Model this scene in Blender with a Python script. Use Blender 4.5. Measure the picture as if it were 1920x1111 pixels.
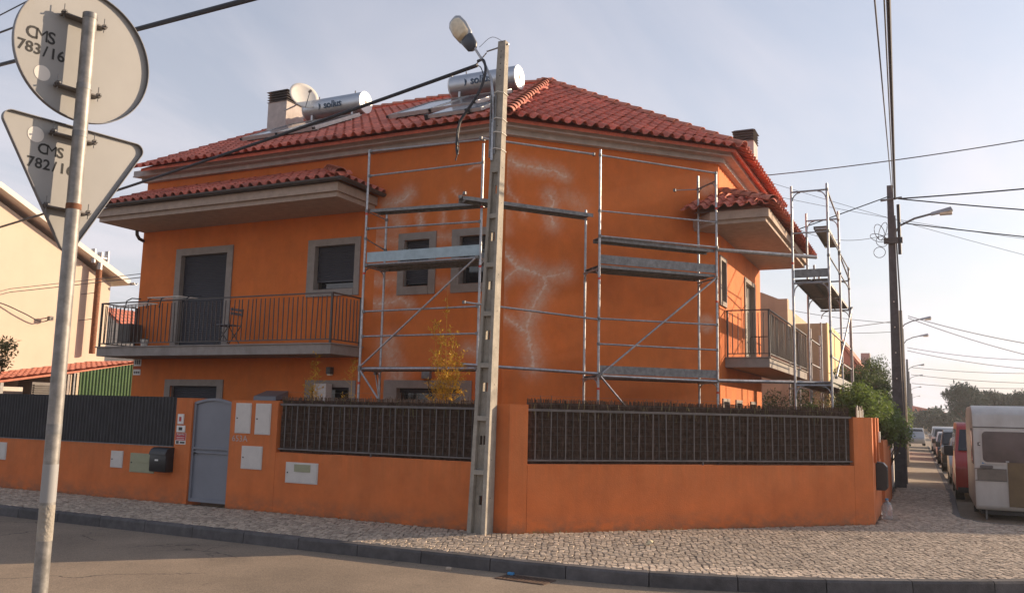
import bpy, bmesh, math, random
import numpy as np
from mathutils import Vector, Matrix
random.seed(7); rng = np.random.default_rng(7)
S = bpy.context.scene
for o in list(bpy.data.objects): bpy.data.objects.remove(o)
COL = S.collection
R = math.radians

# ---------------------------------------------------------------- camera, sky, sun, exposure
cam = bpy.data.cameras.new('camera'); co = bpy.data.objects.new('camera', cam); COL.objects.link(co)
S.camera = co; cam.sensor_width = 36; cam.lens = 36*1608.7/1920; cam.clip_start = .05; cam.clip_end = 3000
yaw, pitch, roll = R(25.99), R(7.67), R(1.33)
f = Vector((-math.sin(yaw)*math.cos(pitch), math.cos(yaw)*math.cos(pitch), math.sin(pitch)))
r0 = Vector((math.cos(yaw), math.sin(yaw), 0)); u0 = r0.cross(f)
rr = r0*math.cos(roll)+u0*math.sin(roll); uu = -r0*math.sin(roll)+u0*math.cos(roll)
co.matrix_world = Matrix(((rr.x, uu.x, -f.x, 0), (rr.y, uu.y, -f.y, 0), (rr.z, uu.z, -f.z, 1.75), (0, 0, 0, 1)))

SUN_EL, SUN_AZ = 17.0, 45.4         # azimuth measured from +Y (street direction) towards +X
W = bpy.data.worlds.new('World'); S.world = W; W.use_nodes = True
nt = W.node_tree; nt.nodes.clear()
def N(nt, t, **k):
    n = nt.nodes.new(t)
    for a, b in k.items(): setattr(n, a, b)
    return n
out = N(nt, 'ShaderNodeOutputWorld'); bg = N(nt, 'ShaderNodeBackground'); bg.inputs[1].default_value = .115
sky = N(nt, 'ShaderNodeTexSky', sky_type='NISHITA'); sky.sun_disc = False
sky.sun_elevation = R(SUN_EL); sky.sun_rotation = R(SUN_AZ); sky.air_density = 1.2; sky.dust_density = 2.2; sky.ozone_density = 3.0
# thin high cloud veil over the whole sky
tc = N(nt, 'ShaderNodeTexCoord'); sep = N(nt, 'ShaderNodeSeparateXYZ'); nt.links.new(tc.outputs['Generated'], sep.inputs[0])
ad = N(nt, 'ShaderNodeMath', operation='ADD'); ad.inputs[1].default_value = .12; nt.links.new(sep.outputs[2], ad.inputs[0])
mx = N(nt, 'ShaderNodeMath', operation='MAXIMUM'); mx.inputs[1].default_value = .06; nt.links.new(ad.outputs[0], mx.inputs[0])
dv = []
for i in (0, 1):
    d = N(nt, 'ShaderNodeMath', operation='DIVIDE'); nt.links.new(sep.outputs[i], d.inputs[0]); nt.links.new(mx.outputs[0], d.inputs[1]); dv.append(d)
cb = N(nt, 'ShaderNodeCombineXYZ'); nt.links.new(dv[0].outputs[0], cb.inputs[0]); nt.links.new(dv[1].outputs[0], cb.inputs[1])
mp = N(nt, 'ShaderNodeMapping'); mp.inputs['Scale'].default_value = (.9, .35, 1); mp.inputs['Rotation'].default_value = (0, 0, R(-50)); nt.links.new(cb.outputs[0], mp.inputs[0])
no = N(nt, 'ShaderNodeTexNoise'); no.inputs['Scale'].default_value = 1.5; no.inputs['Detail'].default_value = 7; no.inputs['Roughness'].default_value = .55; no.inputs['Distortion'].default_value = .6
nt.links.new(mp.outputs[0], no.inputs[0])
cr = N(nt, 'ShaderNodeMapRange'); cr.inputs[1].default_value = .42; cr.inputs[2].default_value = .62; cr.inputs[3].default_value = .66; cr.inputs[4].default_value = 1.0
nt.links.new(no.outputs[0], cr.inputs[0])
mixc = N(nt, 'ShaderNodeMix', data_type='RGBA'); hz = N(nt, 'ShaderNodeMapRange'); hz.inputs[1].default_value = .0; hz.inputs[2].default_value = .75; hz.inputs[3].default_value = 1.0; hz.inputs[4].default_value = .3; nt.links.new(sep.outputs[2], hz.inputs[0])
mf = N(nt, 'ShaderNodeMath', operation='MULTIPLY', use_clamp=True); nt.links.new(cr.outputs[0], mf.inputs[0]); nt.links.new(hz.outputs[0], mf.inputs[1]); nt.links.new(mf.outputs[0], mixc.inputs[0]); nt.links.new(sky.outputs[0], mixc.inputs[6])
# cloud colour: bright grey scaled with the luminance of the sky behind it, so it glows towards the sun
bw = N(nt, 'ShaderNodeRGBToBW'); nt.links.new(sky.outputs[0], bw.inputs[0])
ma = N(nt, 'ShaderNodeMath', operation='MULTIPLY_ADD'); ma.inputs[1].default_value = .30; ma.inputs[2].default_value = 4.4; nt.links.new(bw.outputs[0], ma.inputs[0])
vm = N(nt, 'ShaderNodeVectorMath', operation='SCALE'); vm.inputs[0].default_value = (1.06, 1.0, 1.06); nt.links.new(ma.outputs[0], vm.inputs['Scale'])
nt.links.new(vm.outputs[0], mixc.inputs[7]); nt.links.new(mixc.outputs[2], bg.inputs[0]); nt.links.new(bg.outputs[0], out.inputs[0])

sl = bpy.data.lights.new('sun', 'SUN'); sl.energy = 5.0; sl.angle = R(.5); sl.color = (1, .76, .52)
so = bpy.data.objects.new('sun', sl); COL.objects.link(so)
sd = Vector((math.sin(R(SUN_AZ))*math.cos(R(SUN_EL)), math.cos(R(SUN_AZ))*math.cos(R(SUN_EL)), math.sin(R(SUN_EL))))
so.rotation_euler = sd.to_track_quat('Z', 'Y').to_euler(); so.location = sd*100
S.view_settings.view_transform = 'Standard'; S.view_settings.look = 'None'; S.view_settings.exposure = 0.55; S.view_settings.gamma = 1
S.render.engine = 'CYCLES'; S.cycles.max_bounces = 6; S.cycles.transparent_max_bounces = 12

# ---------------------------------------------------------------- helpers
WP = {}                                                     # world position of every parent
def tag(o, label=None, cat=None, group=None, kind=None):
    if label: o['label'] = label
    if cat: o['category'] = cat
    if group: o['group'] = group
    if kind: o['kind'] = kind
    return o
def thing(name, label, cat, loc=(0, 0, 0), group=None):
    o = bpy.data.objects.new(name, None); COL.objects.link(o); o.location = loc; o.empty_display_size = .2
    WP[o] = Vector(loc); return tag(o, label, cat, group)
class MB:
    def __init__(s): s.v = []; s.f = []; s.m = []
    def add(s, vs, fs, m=0):
        b = len(s.v); s.v += [tuple(v) for v in vs]; s.f += [tuple(b+i for i in q) for q in fs]; s.m += [m]*len(fs); return s
    def hexa(s, p, m=0):    # 8 points: bottom loop 0-3, top loop 4-7
        return s.add(p, [(0, 3, 2, 1), (4, 5, 6, 7), (0, 1, 5, 4), (1, 2, 6, 5), (2, 3, 7, 6), (3, 0, 4, 7)], m)
    def box(s, x0, x1, y0, y1, z0, z1, m=0):
        return s.hexa([(x0, y0, z0), (x1, y0, z0), (x1, y1, z0), (x0, y1, z0), (x0, y0, z1), (x1, y0, z1), (x1, y1, z1), (x0, y1, z1)], m)
    def tube(s, pts, r, n=8, m=0, cap=True, r2=None):
        pts = [Vector(p) for p in pts]; b = len(s.v); k = len(pts)
        for i, p in enumerate(pts):
            d = (pts[min(i+1, k-1)]-pts[max(i-1, 0)]).normalized()
            a = d.cross(Vector((0, 0, 1))); a = a.normalized() if a.length > 1e-3 else Vector((1, 0, 0)); c = d.cross(a)
            ra = r if r2 is None else r+(r2-r)*i/(k-1)
            for j in range(n):
                t = 2*math.pi*j/n; s.v.append(tuple(p+a*math.cos(t)*ra+c*math.sin(t)*ra))
        for i in range(k-1):
            for j in range(n):
                s.f.append((b+i*n+j, b+i*n+(j+1) % n, b+(i+1)*n+(j+1) % n, b+(i+1)*n+j)); s.m.append(m)
        if cap:
            s.f.append(tuple(b+j for j in range(n))[::-1]); s.m.append(m)
            s.f.append(tuple(b+(k-1)*n+j for j in range(n))); s.m.append(m)
        return s
    def prism(s, poly, vec, m=0):
        n = len(poly); v = Vector(vec); P = [Vector(p) for p in poly]
        return s.add(P+[p+v for p in P], [tuple(range(n))[::-1], tuple(range(n, 2*n))]+[(i, (i+1) % n, n+(i+1) % n, n+i) for i in range(n)], m)
    def build(s, name, mat, parent=None, smooth=False, label=None, kind=None, bevel=0, fix=True, cat=None, group=None):
        me = bpy.data.meshes.new(name); o = bpy.data.objects.new(name, me); COL.objects.link(o)
        off = Vector((0, 0, 0))
        if parent is not None:
            o.parent = parent; off = WP.get(parent, Vector((0, 0, 0)))
        WP[o] = off.copy()
        me.from_pydata([(v[0]-off.x, v[1]-off.y, v[2]-off.z) for v in s.v], [], s.f)
        mats = mat if isinstance(mat, (list, tuple)) else [mat]
        for q in mats: me.materials.append(q)
        me.polygons.foreach_set('material_index', s.m)
        if fix or bevel:
            bm = bmesh.new(); bm.from_mesh(me)
            if fix: bmesh.ops.recalc_face_normals(bm, faces=bm.faces)
            if bevel:
                bmesh.ops.bevel(bm, geom=[e for e in bm.edges if len(e.link_faces) == 2 and e.calc_face_angle(0) > .6], offset=bevel, segments=2, profile=.6, affect='EDGES', clamp_overlap=True)
            bm.to_mesh(me); bm.free()
        if smooth:
            me.polygons.foreach_set('use_smooth', [True]*len(me.polygons))
            try: me.set_sharp_from_angle(angle=R(40))
            except Exception: pass
        me.update(); return tag(o, label, cat, group, kind)
def inst(me, name, parent, loc, rot=None, label=None):
    o = bpy.data.objects.new(name, me); COL.objects.link(o); o.parent = parent
    o.location = Vector(loc)-WP.get(parent, Vector((0, 0, 0)))
    if rot is not None: o.rotation_euler = rot
    WP[o] = Vector(loc)
    return tag(o, label)
def proto(mb, name, mat, smooth=False, bevel=0):           # mesh data only, in local coordinates
    o = mb.build(name, mat, None, smooth, bevel=bevel); me = o.data; bpy.data.objects.remove(o); return me
class Fr:                                                   # wall frame: s along, n outwards, z up
    def __init__(s, o, us, un): s.o = Vector((o[0], o[1], 0)); s.u = Vector((us[0], us[1], 0)); s.n = Vector((un[0], un[1], 0))
    def p(s, a, n, z): return s.o+s.u*a+s.n*n+Vector((0, 0, z))
    def box(s, mb, s0, s1, n0, n1, z0, z1, m=0):
        return mb.hexa([s.p(s0, n0, z0), s.p(s1, n0, z0), s.p(s1, n1, z0), s.p(s0, n1, z0), s.p(s0, n0, z1), s.p(s1, n0, z1), s.p(s1, n1, z1), s.p(s0, n1, z1)], m)
    def border(s, mb, s0, s1, z0, z1, w, n0, n1, m=0, bottom=True):
        s.box(mb, s0, s0+w, n0, n1, z0, z1, m); s.box(mb, s1-w, s1, n0, n1, z0, z1, m)
        s.box(mb, s0+w, s1-w, n0, n1, z1-w, z1, m)
        if bottom: s.box(mb, s0+w, s1-w, n0, n1, z0, z0+w, m)
q = 2**-.5
FA = Fr((0, 15.0), (1, 0), (0, -1)); FB = Fr((-7.49, 15.0), (q, q), (q, -q)); FC = Fr((-4.02, 0), (0, 1), (1, 0))
GA = Fr((0, 11.55), (1, 0), (0, -1)); GB = Fr((-5.62, 11.55), (q, q), (q, -q)); GC = Fr((-.93, 0), (0, 1), (1, 0))
LB = 4.91; LG = 6.63

# ---------------------------------------------------------------- materials
def mat(name, col, rough=.7, metal=0, var=.12, scale=6, bump=.0, bscale=60, col2=None, stain=0, stainc=(.08, .06, .05), spec=.5, objvar=0, trans=None, streak=False, coord='Object'):
    m = bpy.data.materials.new(name); m.use_nodes = True; nt = m.node_tree; b = nt.nodes['Principled BSDF']; L = nt.links.new
    b.inputs['Roughness'].default_value = rough; b.inputs['Metallic'].default_value = metal; b.inputs['Specular IOR Level'].default_value = spec
    tc = N(nt, 'ShaderNodeNewGeometry')
    pos = tc.outputs['Position']
    n1 = N(nt, 'ShaderNodeTexNoise'); n1.inputs['Scale'].default_value = scale; n1.inputs['Detail'].default_value = 6; n1.inputs['Roughness'].default_value = .65; L(pos, n1.inputs[0])
    c2 = col2 or tuple(c*(1-var*1.6) for c in col); c1 = col if col2 else tuple(min(1, c*(1+var)) for c in col)
    mr = N(nt, 'ShaderNodeMapRange'); mr.inputs[1].default_value = .3; mr.inputs[2].default_value = .7; L(n1.outputs[0], mr.inputs[0])
    mi = N(nt, 'ShaderNodeMix', data_type='RGBA'); mi.inputs[6].default_value = (*c2, 1); mi.inputs[7].default_value = (*c1, 1); L(mr.outputs[0], mi.inputs[0])
    cur = mi.outputs[2]
    if stain:
        n2 = N(nt, 'ShaderNodeTexNoise'); n2.inputs['Scale'].default_value = 1.3; n2.inputs['Detail'].default_value = 5
        mp = N(nt, 'ShaderNodeMapping'); mp.inputs['Scale'].default_value = (2.2, 2.2, .35) if streak else (1, 1, 1); L(pos, mp.inputs[0]); L(mp.outputs[0], n2.inputs[0])
        r2 = N(nt, 'ShaderNodeMapRange'); r2.inputs[1].default_value = .48; r2.inputs[2].default_value = .75; r2.inputs[4].default_value = stain; L(n2.outputs[0], r2.inputs[0])
        m2 = N(nt, 'ShaderNodeMix', data_type='RGBA'); m2.inputs[7].default_value = (*stainc, 1); L(cur, m2.inputs[6]); L(r2.outputs[0], m2.inputs[0]); cur = m2.outputs[2]
    if objvar:
        oi = N(nt, 'ShaderNodeObjectInfo'); hs = N(nt, 'ShaderNodeHueSaturation')
        r3 = N(nt, 'ShaderNodeMapRange'); r3.inputs[3].default_value = 1-objvar; r3.inputs[4].default_value = 1+objvar; L(oi.outputs['Random'], r3.inputs[0]); L(r3.outputs[0], hs.inputs['Value'])
        L(cur, hs.inputs['Color']); cur = hs.outputs[0]
    L(cur, b.inputs['Base Color'])
    if bump:
        n3 = N(nt, 'ShaderNodeTexNoise'); n3.inputs['Scale'].default_value = bscale; n3.inputs['Detail'].default_value = 4; L(pos, n3.inputs[0])
        bp = N(nt, 'ShaderNodeBump'); bp.inputs['Strength'].default_value = bump; bp.inputs['Distance'].default_value = .01; L(n3.outputs[0], bp.inputs['Height']); L(bp.outputs[0], b.inputs['Normal'])
    m['cur'] = 1
    return m
M = {}
def wall_paint(name, col, attr=False, stain=.35):
    m = mat(name, col, .85, var=.10, scale=2.3, bump=.35, bscale=55, stain=stain, stainc=tuple(c*.62 for c in col), streak=True)
    if attr:                                                 # white filler smeared over repaired cracks
        nt = m.node_tree; L = nt.links.new; b = nt.nodes['Principled BSDF']; src = b.inputs['Base Color'].links[0].from_socket
        a = N(nt, 'ShaderNodeAttribute', attribute_name='halo'); l = N(nt, 'ShaderNodeAttribute', attribute_name='line')
        g = N(nt, 'ShaderNodeNewGeometry')
        n = N(nt, 'ShaderNodeTexNoise'); n.inputs['Scale'].default_value = 9; n.inputs['Detail'].default_value = 9; n.inputs['Roughness'].default_value = .72; n.inputs['Distortion'].default_value = .8; L(g.outputs['Position'], n.inputs[0])
        mr = N(nt, 'ShaderNodeMapRange'); mr.inputs[1].default_value = .36; mr.inputs[2].default_value = .62; mr.inputs[3].default_value = .42; L(n.outputs[0], mr.inputs[0])
        mu = N(nt, 'ShaderNodeMath', operation='MULTIPLY'); L(a.outputs['Fac'], mu.inputs[0]); L(mr.outputs[0], mu.inputs[1])
        m1 = N(nt, 'ShaderNodeMix', data_type='RGBA'); m1.inputs[7].default_value = (.66, .50, .39, 1); L(mu.outputs[0], m1.inputs[0]); L(src, m1.inputs[6])
        m2 = N(nt, 'ShaderNodeMix', data_type='RGBA'); m2.inputs[7].default_value = (.74, .62, .52, 1); L(l.outputs['Fac'], m2.inputs[0]); L(m1.outputs[2], m2.inputs[6])
        L(m2.outputs[2], b.inputs['Base Color'])
    return m
ORG = (.64, .155, .026)
M['orange'] = wall_paint('orange_render', ORG, True, .3)
M['orange_wall'] = wall_paint('orange_wall_paint', (.60, .155, .038), False, .4)
def grime(m, z0, z1, col, amt, sc):
    # splash dirt above the pavement and rain streaks under the coping, broken up by noise
    nt = m.node_tree; L = nt.links.new; b = nt.nodes['Principled BSDF']; src = b.inputs['Base Color'].links[0].from_socket
    g = N(nt, 'ShaderNodeNewGeometry'); sp = N(nt, 'ShaderNodeSeparateXYZ'); L(g.outputs['Position'], sp.inputs[0])
    r_ = N(nt, 'ShaderNodeMapRange'); r_.inputs[1].default_value = z0; r_.inputs[2].default_value = z1; L(sp.outputs[2], r_.inputs[0])
    mp = N(nt, 'ShaderNodeMapping'); mp.inputs['Scale'].default_value = sc; L(g.outputs['Position'], mp.inputs[0]); n = N(nt, 'ShaderNodeTexNoise'); n.inputs['Scale'].default_value = 4; n.inputs['Detail'].default_value = 8; n.inputs['Roughness'].default_value = .7; L(mp.outputs[0], n.inputs[0])
    nr = N(nt, 'ShaderNodeMapRange'); nr.inputs[1].default_value = .38; nr.inputs[2].default_value = .66; nr.inputs[4].default_value = amt; L(n.outputs[0], nr.inputs[0])
    mu = N(nt, 'ShaderNodeMath', operation='MULTIPLY', use_clamp=True); L(r_.outputs[0], mu.inputs[0]); L(nr.outputs[0], mu.inputs[1])
    mi = N(nt, 'ShaderNodeMix', data_type='RGBA'); mi.inputs[7].default_value = (*col, 1); L(mu.outputs[0], mi.inputs[0]); L(src, mi.inputs[6]); L(mi.outputs[2], b.inputs['Base Color'])
grime(M['orange_wall'], .30, -.05, (.17, .10, .065), 1.0, (1, 1, 1.5)); grime(M['orange_wall'], .35, .98, (.38, .12, .035), .55, (2.6, 2.6, .12)); grime(M['orange_wall'], -.2, .9, (.70, .25, .09), .25, (.5, .5, .35))
grime(M['orange'], 5.2, 7.4, (.50, .15, .03), .40, (2.4, 2.4, .15)); grime(M['orange'], 3.2, 2.2, (.46, .15, .04), .35, (1.8, 1.8, .25)); grime(M['orange'], -1, 1, (.78, .24, .05), .22, (.35, .35, .3))
M['fascia'] = mat('fascia_paint', (.46, .41, .385), .8, stain=.3, stainc=(.2, .17, .14), bump=.2)
M['stone'] = mat('window_surround', (.29, .25, .22), .8, var=.1, bump=.3)
M['soffit'] = mat('soffit_paint', (.42, .33, .27), .85)
M['tile'] = mat('clay_tile', (.56, .150, .095), .75, var=.22, scale=9, objvar=.22, stain=.55, stainc=(.27, .10, .075), bump=.3, bscale=90)
M['tile2'] = mat('clay_tile_light', (.55, .20, .13), .75, var=.2, scale=9, objvar=.12, stain=.3, stainc=(.35, .12, .08))
M['shutter'] = mat('grey_shutter', (.045, .045, .055), .5, var=.05)
M['shutterl'] = mat('light_shutter', (.42, .38, .32), .5, var=.05)
M['dark'] = mat('dark_interior', (.012, .012, .014), .6)
M['rail'] = mat('painted_railing', (.07, .06, .055), .45, var=.15)
M['rail2'] = mat('grey_fence_paint', (.12, .105, .10), .5, var=.2)
M['galv'] = mat('galvanised_steel', (.42, .43, .45), .42, .75, var=.22, scale=14, stain=.35, stainc=(.16, .15, .14))
M['galvd'] = mat('weathered_steel', (.22, .22, .22), .55, .5, var=.25, scale=12)
M['alu'] = mat('toe_board_paint', (.33, .42, .46), .45, .25, var=.12, scale=5)
M['red'] = mat('red_band', (.55, .05, .03), .5)
M['conc'] = mat('pole_concrete', (.36, .33, .28), .9, var=.16, scale=7, bump=.8, bscale=70, stain=.35, stainc=(.17, .155, .13), streak=True)
M['dconc'] = mat('aged_pole_timber', (.105, .105, .115), .9, var=.2, scale=7, bump=.6, bscale=50)
M['slab'] = mat('balcony_concrete', (.30, .27, .245), .85, var=.1, stain=.45, stainc=(.15, .13, .115), bump=.3, streak=True)
M['signback'] = mat('sign_back', (.30, .30, .295), .6, .0, var=.05, scale=3, stain=.15, stainc=(.2, .2, .2))
M['signrim'] = mat('sign_rim', (.17, .17, .18), .5, .2)
M['signpole'] = mat('sign_pole_steel', (.26, .25, .235), .5, .3, var=.25, scale=20, stain=.3, stainc=(.2, .19, .17))
M['rust'] = mat('rusty_steel', (.24, .10, .05), .8, .2, var=.3, scale=15)
M['drain'] = mat('drain_iron', (.12, .075, .055), .8, .3, var=.3, scale=15)
M['paint_black'] = mat('stencil_ink', (.035, .035, .035), .8, var=.2, scale=30)
M['white'] = mat('white_plastic', (.72, .70, .66), .4, var=.04)
M['sticker'] = mat('pale_sticker', (.62, .59, .55), .4, var=.03)
M['pale'] = mat('meter_door', (.58, .54, .50), .45, .0, var=.05, stain=.15, stainc=(.35, .3, .27))
M['green_pale'] = mat('gas_box', (.30, .30, .19), .5, var=.05)
M['gate'] = mat('grey_gate', (.20, .21, .24), .5, .1, var=.06, scale=2)
M['corr'] = mat('dark_corrugated', (.035, .034, .037), .6, .2, var=.2, scale=3)
M['black'] = mat('black_plastic', (.02, .02, .022), .4)
M['redsign'] = mat('red_sticker', (.45, .03, .04), .5)
M['reed'] = mat('reed_screen', (.12, .080, .062), .95, var=.35, scale=14, spec=.1)
M['reedw'] = mat('binding_wire', (.2, .19, .18), .6, .5)
M['cable'] = mat('black_cable', (.02, .022, .03), .6)
M['greyc'] = mat('grey_cable', (.10, .10, .11), .6)
M['lens'] = mat('lamp_lens', (.72, .62, .45), .25, var=.12, scale=12)
M['lamp'] = mat('lamp_housing', (.40, .42, .44), .4, .4)
M['lampd'] = mat('lamp_gear_cover', (.06, .07, .09), .4)
M['tank'] = mat('tank_steel', (.50, .52, .55), .38, .8, var=.06, scale=3, stain=.2, stainc=(.3, .3, .31))
M['tankcap'] = mat('tank_cap', (.80, .80, .80), .45, .1, var=.03)
M['logo'] = mat('logo_blue', (.03, .07, .13), .5)
M['panel'] = mat('collector_glass', (.05, .06, .08), .12, 0, spec=.8, var=.05)
M['panelf'] = mat('collector_frame', (.48, .48, .48), .4, .6)
M['green'] = mat('green_sheet', (.075, .145, .06), .55, var=.12, scale=3, stain=.2, stainc=(.2, .25, .12))
M['beige'] = mat('beige_render', (.60, .50, .40), .9, var=.03, scale=1.5, bump=.2, stain=.12, stainc=(.54, .43, .33), streak=True)
M['beige2'] = mat('tan_render', (.50, .37, .25), .9, var=.08, scale=1.5, stain=.45, stainc=(.24, .18, .13), streak=True)
M['yellow'] = mat('sunlit_side_render', (.74, .58, .30), .9, var=.05)  # tan house's street side: sunlight is put into this paler, yellower colour
M['pink'] = mat('pink_render', (.62, .26, .20), .9, var=.06)
M['grey'] = mat('grey_render', (.35, .33, .32), .9, var=.1)
M['wht'] = mat('white_trim', (.75, .70, .62), .7, var=.05)
M['block'] = mat('painted_block', (.52, .50, .45), .9, var=.12, scale=4)
M['blockd'] = mat('mortar', (.22, .2, .18), .9)
M['soil'] = mat('garden_soil', (.12, .09, .06), 1, var=.3, scale=3, bump=.5, bscale=20)
M['kerb'] = mat('kerb_concrete', (.10, .092, .092), .9, var=.25, scale=5, bump=.7, bscale=60, objvar=.12, stain=.4, stainc=(.07, .066, .064))
M['joint'] = mat('joint_dirt', (.085, .065, .05), 1, var=.3, scale=8, bump=.5, bscale=60)
M['cobble'] = mat('limestone_cobble', (.60, .485, .375), .8, var=.16, scale=11, bump=.5, bscale=80, objvar=.28, stain=.35, stainc=(.31, .24, .185))
def attr_mat(base, name):                                     # per-stone value stored in a colour attribute
    m = M[base].copy(); m.name = name; nt = m.node_tree; L = nt.links.new; b = nt.nodes['Principled BSDF']; src = b.inputs['Base Color'].links[0].from_socket
    a = N(nt, 'ShaderNodeAttribute', attribute_name='tone'); h = N(nt, 'ShaderNodeHueSaturation'); L(src, h.inputs['Color']); L(a.outputs['Fac'], h.inputs['Value']); L(h.outputs[0], b.inputs['Base Color']); return m
M['cobble_field'] = attr_mat('cobble', 'limestone_cobble_field')
M['tile_field'] = attr_mat('tile', 'clay_tile_field')
M['pave_far'] = mat('far_paving', (.30, .25, .20), .9, var=.25, scale=14, bump=.6, bscale=30)
M['leaf'] = mat('leaf_green', (.10, .14, .045), .55, var=.45, scale=3, objvar=0)
M['leafl'] = mat('leaf_bright', (.17, .24, .06), .5, var=.4, scale=4)
M['leafd'] = mat('pine_needles', (.022, .055, .032), .7, var=.4, scale=2)
M['leafy'] = mat('yellowed_leaf', (.85, .48, .06), .6, var=.4, scale=8)
M['leafo'] = mat('olive_leaf', (.22, .20, .08), .6, var=.4, scale=6)
M['bark'] = mat('bark', (.12, .085, .06), .9, var=.3, scale=9)
M['glass'] = mat('car_glass', (.012, .014, .018), .08, 0, spec=.8)
M['cvglass'] = mat('tinted_caravan_window', (.085, .06, .065), .12, spec=.6, var=.35, scale=1.6, stain=.7, stainc=(.17, .13, .12))
M['tyre'] = mat('tyre_rubber', (.018, .018, .018), .85)
M['carw'] = mat('cream_caravan_paint', (.54, .515, .475), .4, var=.06, scale=2, stain=.5, stainc=(.34, .30, .25), streak=True)
M['cartan'] = mat('tan_caravan_panel', (.19, .16, .13), .6, var=.15)
M['board'] = mat('plywood_board', (.17, .115, .06), .8, var=.12, scale=4, stain=.2, stainc=(.1, .07, .04))
M['carred'] = mat('red_car_paint', (.42, .025, .015), .3, spec=.6, var=.03)
M['carsil'] = mat('silver_car_paint', (.32, .32, .32), .3, .5, var=.03)
M['carblk'] = mat('dark_car_paint', (.03, .035, .04), .25, .3, var=.03)
M['carwht'] = mat('white_car_paint', (.6, .6, .58), .3, var=.03)
M['blue'] = mat('blue_paper', (.05, .25, .5), .5)
M['paper'] = mat('litter_paper', (.65, .55, .35), .8)
# asphalt with worn warm patches
M['asph'] = mat('asphalt', (.28, .215, .155), .9, var=.12, scale=1.1, bump=.9, bscale=220, stain=.4, stainc=(.20, .155, .115))
nt2 = M['asph'].node_tree; b2 = nt2.nodes['Principled BSDF']; src = b2.inputs['Base Color'].links[0].from_socket
g2 = N(nt2, 'ShaderNodeNewGeometry'); v2 = N(nt2, 'ShaderNodeTexVoronoi'); v2.inputs['Scale'].default_value = 110; nt2.links.new(g2.outputs['Position'], v2.inputs[0])
sp = N(nt2, 'ShaderNodeSeparateColor'); nt2.links.new(v2.outputs['Color'], sp.inputs[0])
r5 = N(nt2, 'ShaderNodeMapRange'); r5.inputs[3].default_value = .72; r5.inputs[4].default_value = 1.3; nt2.links.new(sp.outputs[0], r5.inputs[0])
h5 = N(nt2, 'ShaderNodeHueSaturation'); nt2.links.new(src, h5.inputs['Color']); nt2.links.new(r5.outputs[0], h5.inputs['Value']); nt2.links.new(h5.outputs[0], b2.inputs['Base Color'])
# fine wandering cracks, only in some stretches of the old asphalt
vc = N(nt2, 'ShaderNodeTexVoronoi', feature='DISTANCE_TO_EDGE'); vc.inputs['Scale'].default_value = .55
wn = N(nt2, 'ShaderNodeTexNoise'); wn.inputs['Scale'].default_value = 3; wn.inputs['Detail'].default_value = 6; nt2.links.new(g2.outputs['Position'], wn.inputs[0])
wa = N(nt2, 'ShaderNodeMix', data_type='RGBA', blend_type='LINEAR_LIGHT'); wa.inputs[0].default_value = .25; nt2.links.new(g2.outputs['Position'], wa.inputs[6]); nt2.links.new(wn.outputs['Color'], wa.inputs[7]); nt2.links.new(wa.outputs[2], vc.inputs[0])
ck = N(nt2, 'ShaderNodeMapRange'); ck.inputs[1].default_value = .0; ck.inputs[2].default_value = .012; ck.inputs[3].default_value = 1; ck.inputs[4].default_value = 0; nt2.links.new(vc.outputs['Distance'], ck.inputs[0])
mk = N(nt2, 'ShaderNodeTexNoise'); mk.inputs['Scale'].default_value = .5; nt2.links.new(g2.outputs['Position'], mk.inputs[0]); mr5 = N(nt2, 'ShaderNodeMapRange'); mr5.inputs[1].default_value = .48; mr5.inputs[2].default_value = .56; nt2.links.new(mk.outputs[0], mr5.inputs[0])
cm = N(nt2, 'ShaderNodeMath', operation='MULTIPLY'); nt2.links.new(ck.outputs[0], cm.inputs[0]); nt2.links.new(mr5.outputs[0], cm.inputs[1])
cx5 = N(nt2, 'ShaderNodeMix', data_type='RGBA'); cx5.inputs[7].default_value = (.05, .042, .035, 1); nt2.links.new(cm.outputs[0], cx5.inputs[0]); nt2.links.new(h5.outputs[0], cx5.inputs[6])
ls = N(nt2, 'ShaderNodeTexNoise'); ls.inputs['Scale'].default_value = .28; ls.inputs['Detail'].default_value = 5; nt2.links.new(g2.outputs['Position'], ls.inputs[0]); lr = N(nt2, 'ShaderNodeMapRange'); lr.inputs[1].default_value = .35; lr.inputs[2].default_value = .65; lr.inputs[3].default_value = .84; lr.inputs[4].default_value = 1.12; nt2.links.new(ls.outputs[0], lr.inputs[0])
h6 = N(nt2, 'ShaderNodeHueSaturation'); nt2.links.new(cx5.outputs[2], h6.inputs['Color']); nt2.links.new(lr.outputs[0], h6.inputs['Value']); nt2.links.new(h6.outputs[0], b2.inputs['Base Color'])
# thin clear plastic
for _n, _w in (('leaf', .35), ('leafl', .4), ('leafy', .45), ('leafo', .35), ('leafd', .15)):
    _t = M[_n].node_tree; _b = _t.nodes['Principled BSDF']; _o = [n for n in _t.nodes if n.type == 'OUTPUT_MATERIAL'][0]
    _tr = N(_t, 'ShaderNodeBsdfTranslucent'); _mx = N(_t, 'ShaderNodeMixShader'); _mx.inputs[0].default_value = _w
    _t.links.new(_b.inputs['Base Color'].links[0].from_socket, _tr.inputs[0]); _t.links.new(_b.outputs[0], _mx.inputs[1]); _t.links.new(_tr.outputs[0], _mx.inputs[2]); _t.links.new(_mx.outputs[0], _o.inputs[0])
M['pet'] = mat('clear_plastic', (.75, .78, .8), .15); M['pet'].node_tree.nodes['Principled BSDF'].inputs['Transmission Weight'].default_value = .75

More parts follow.
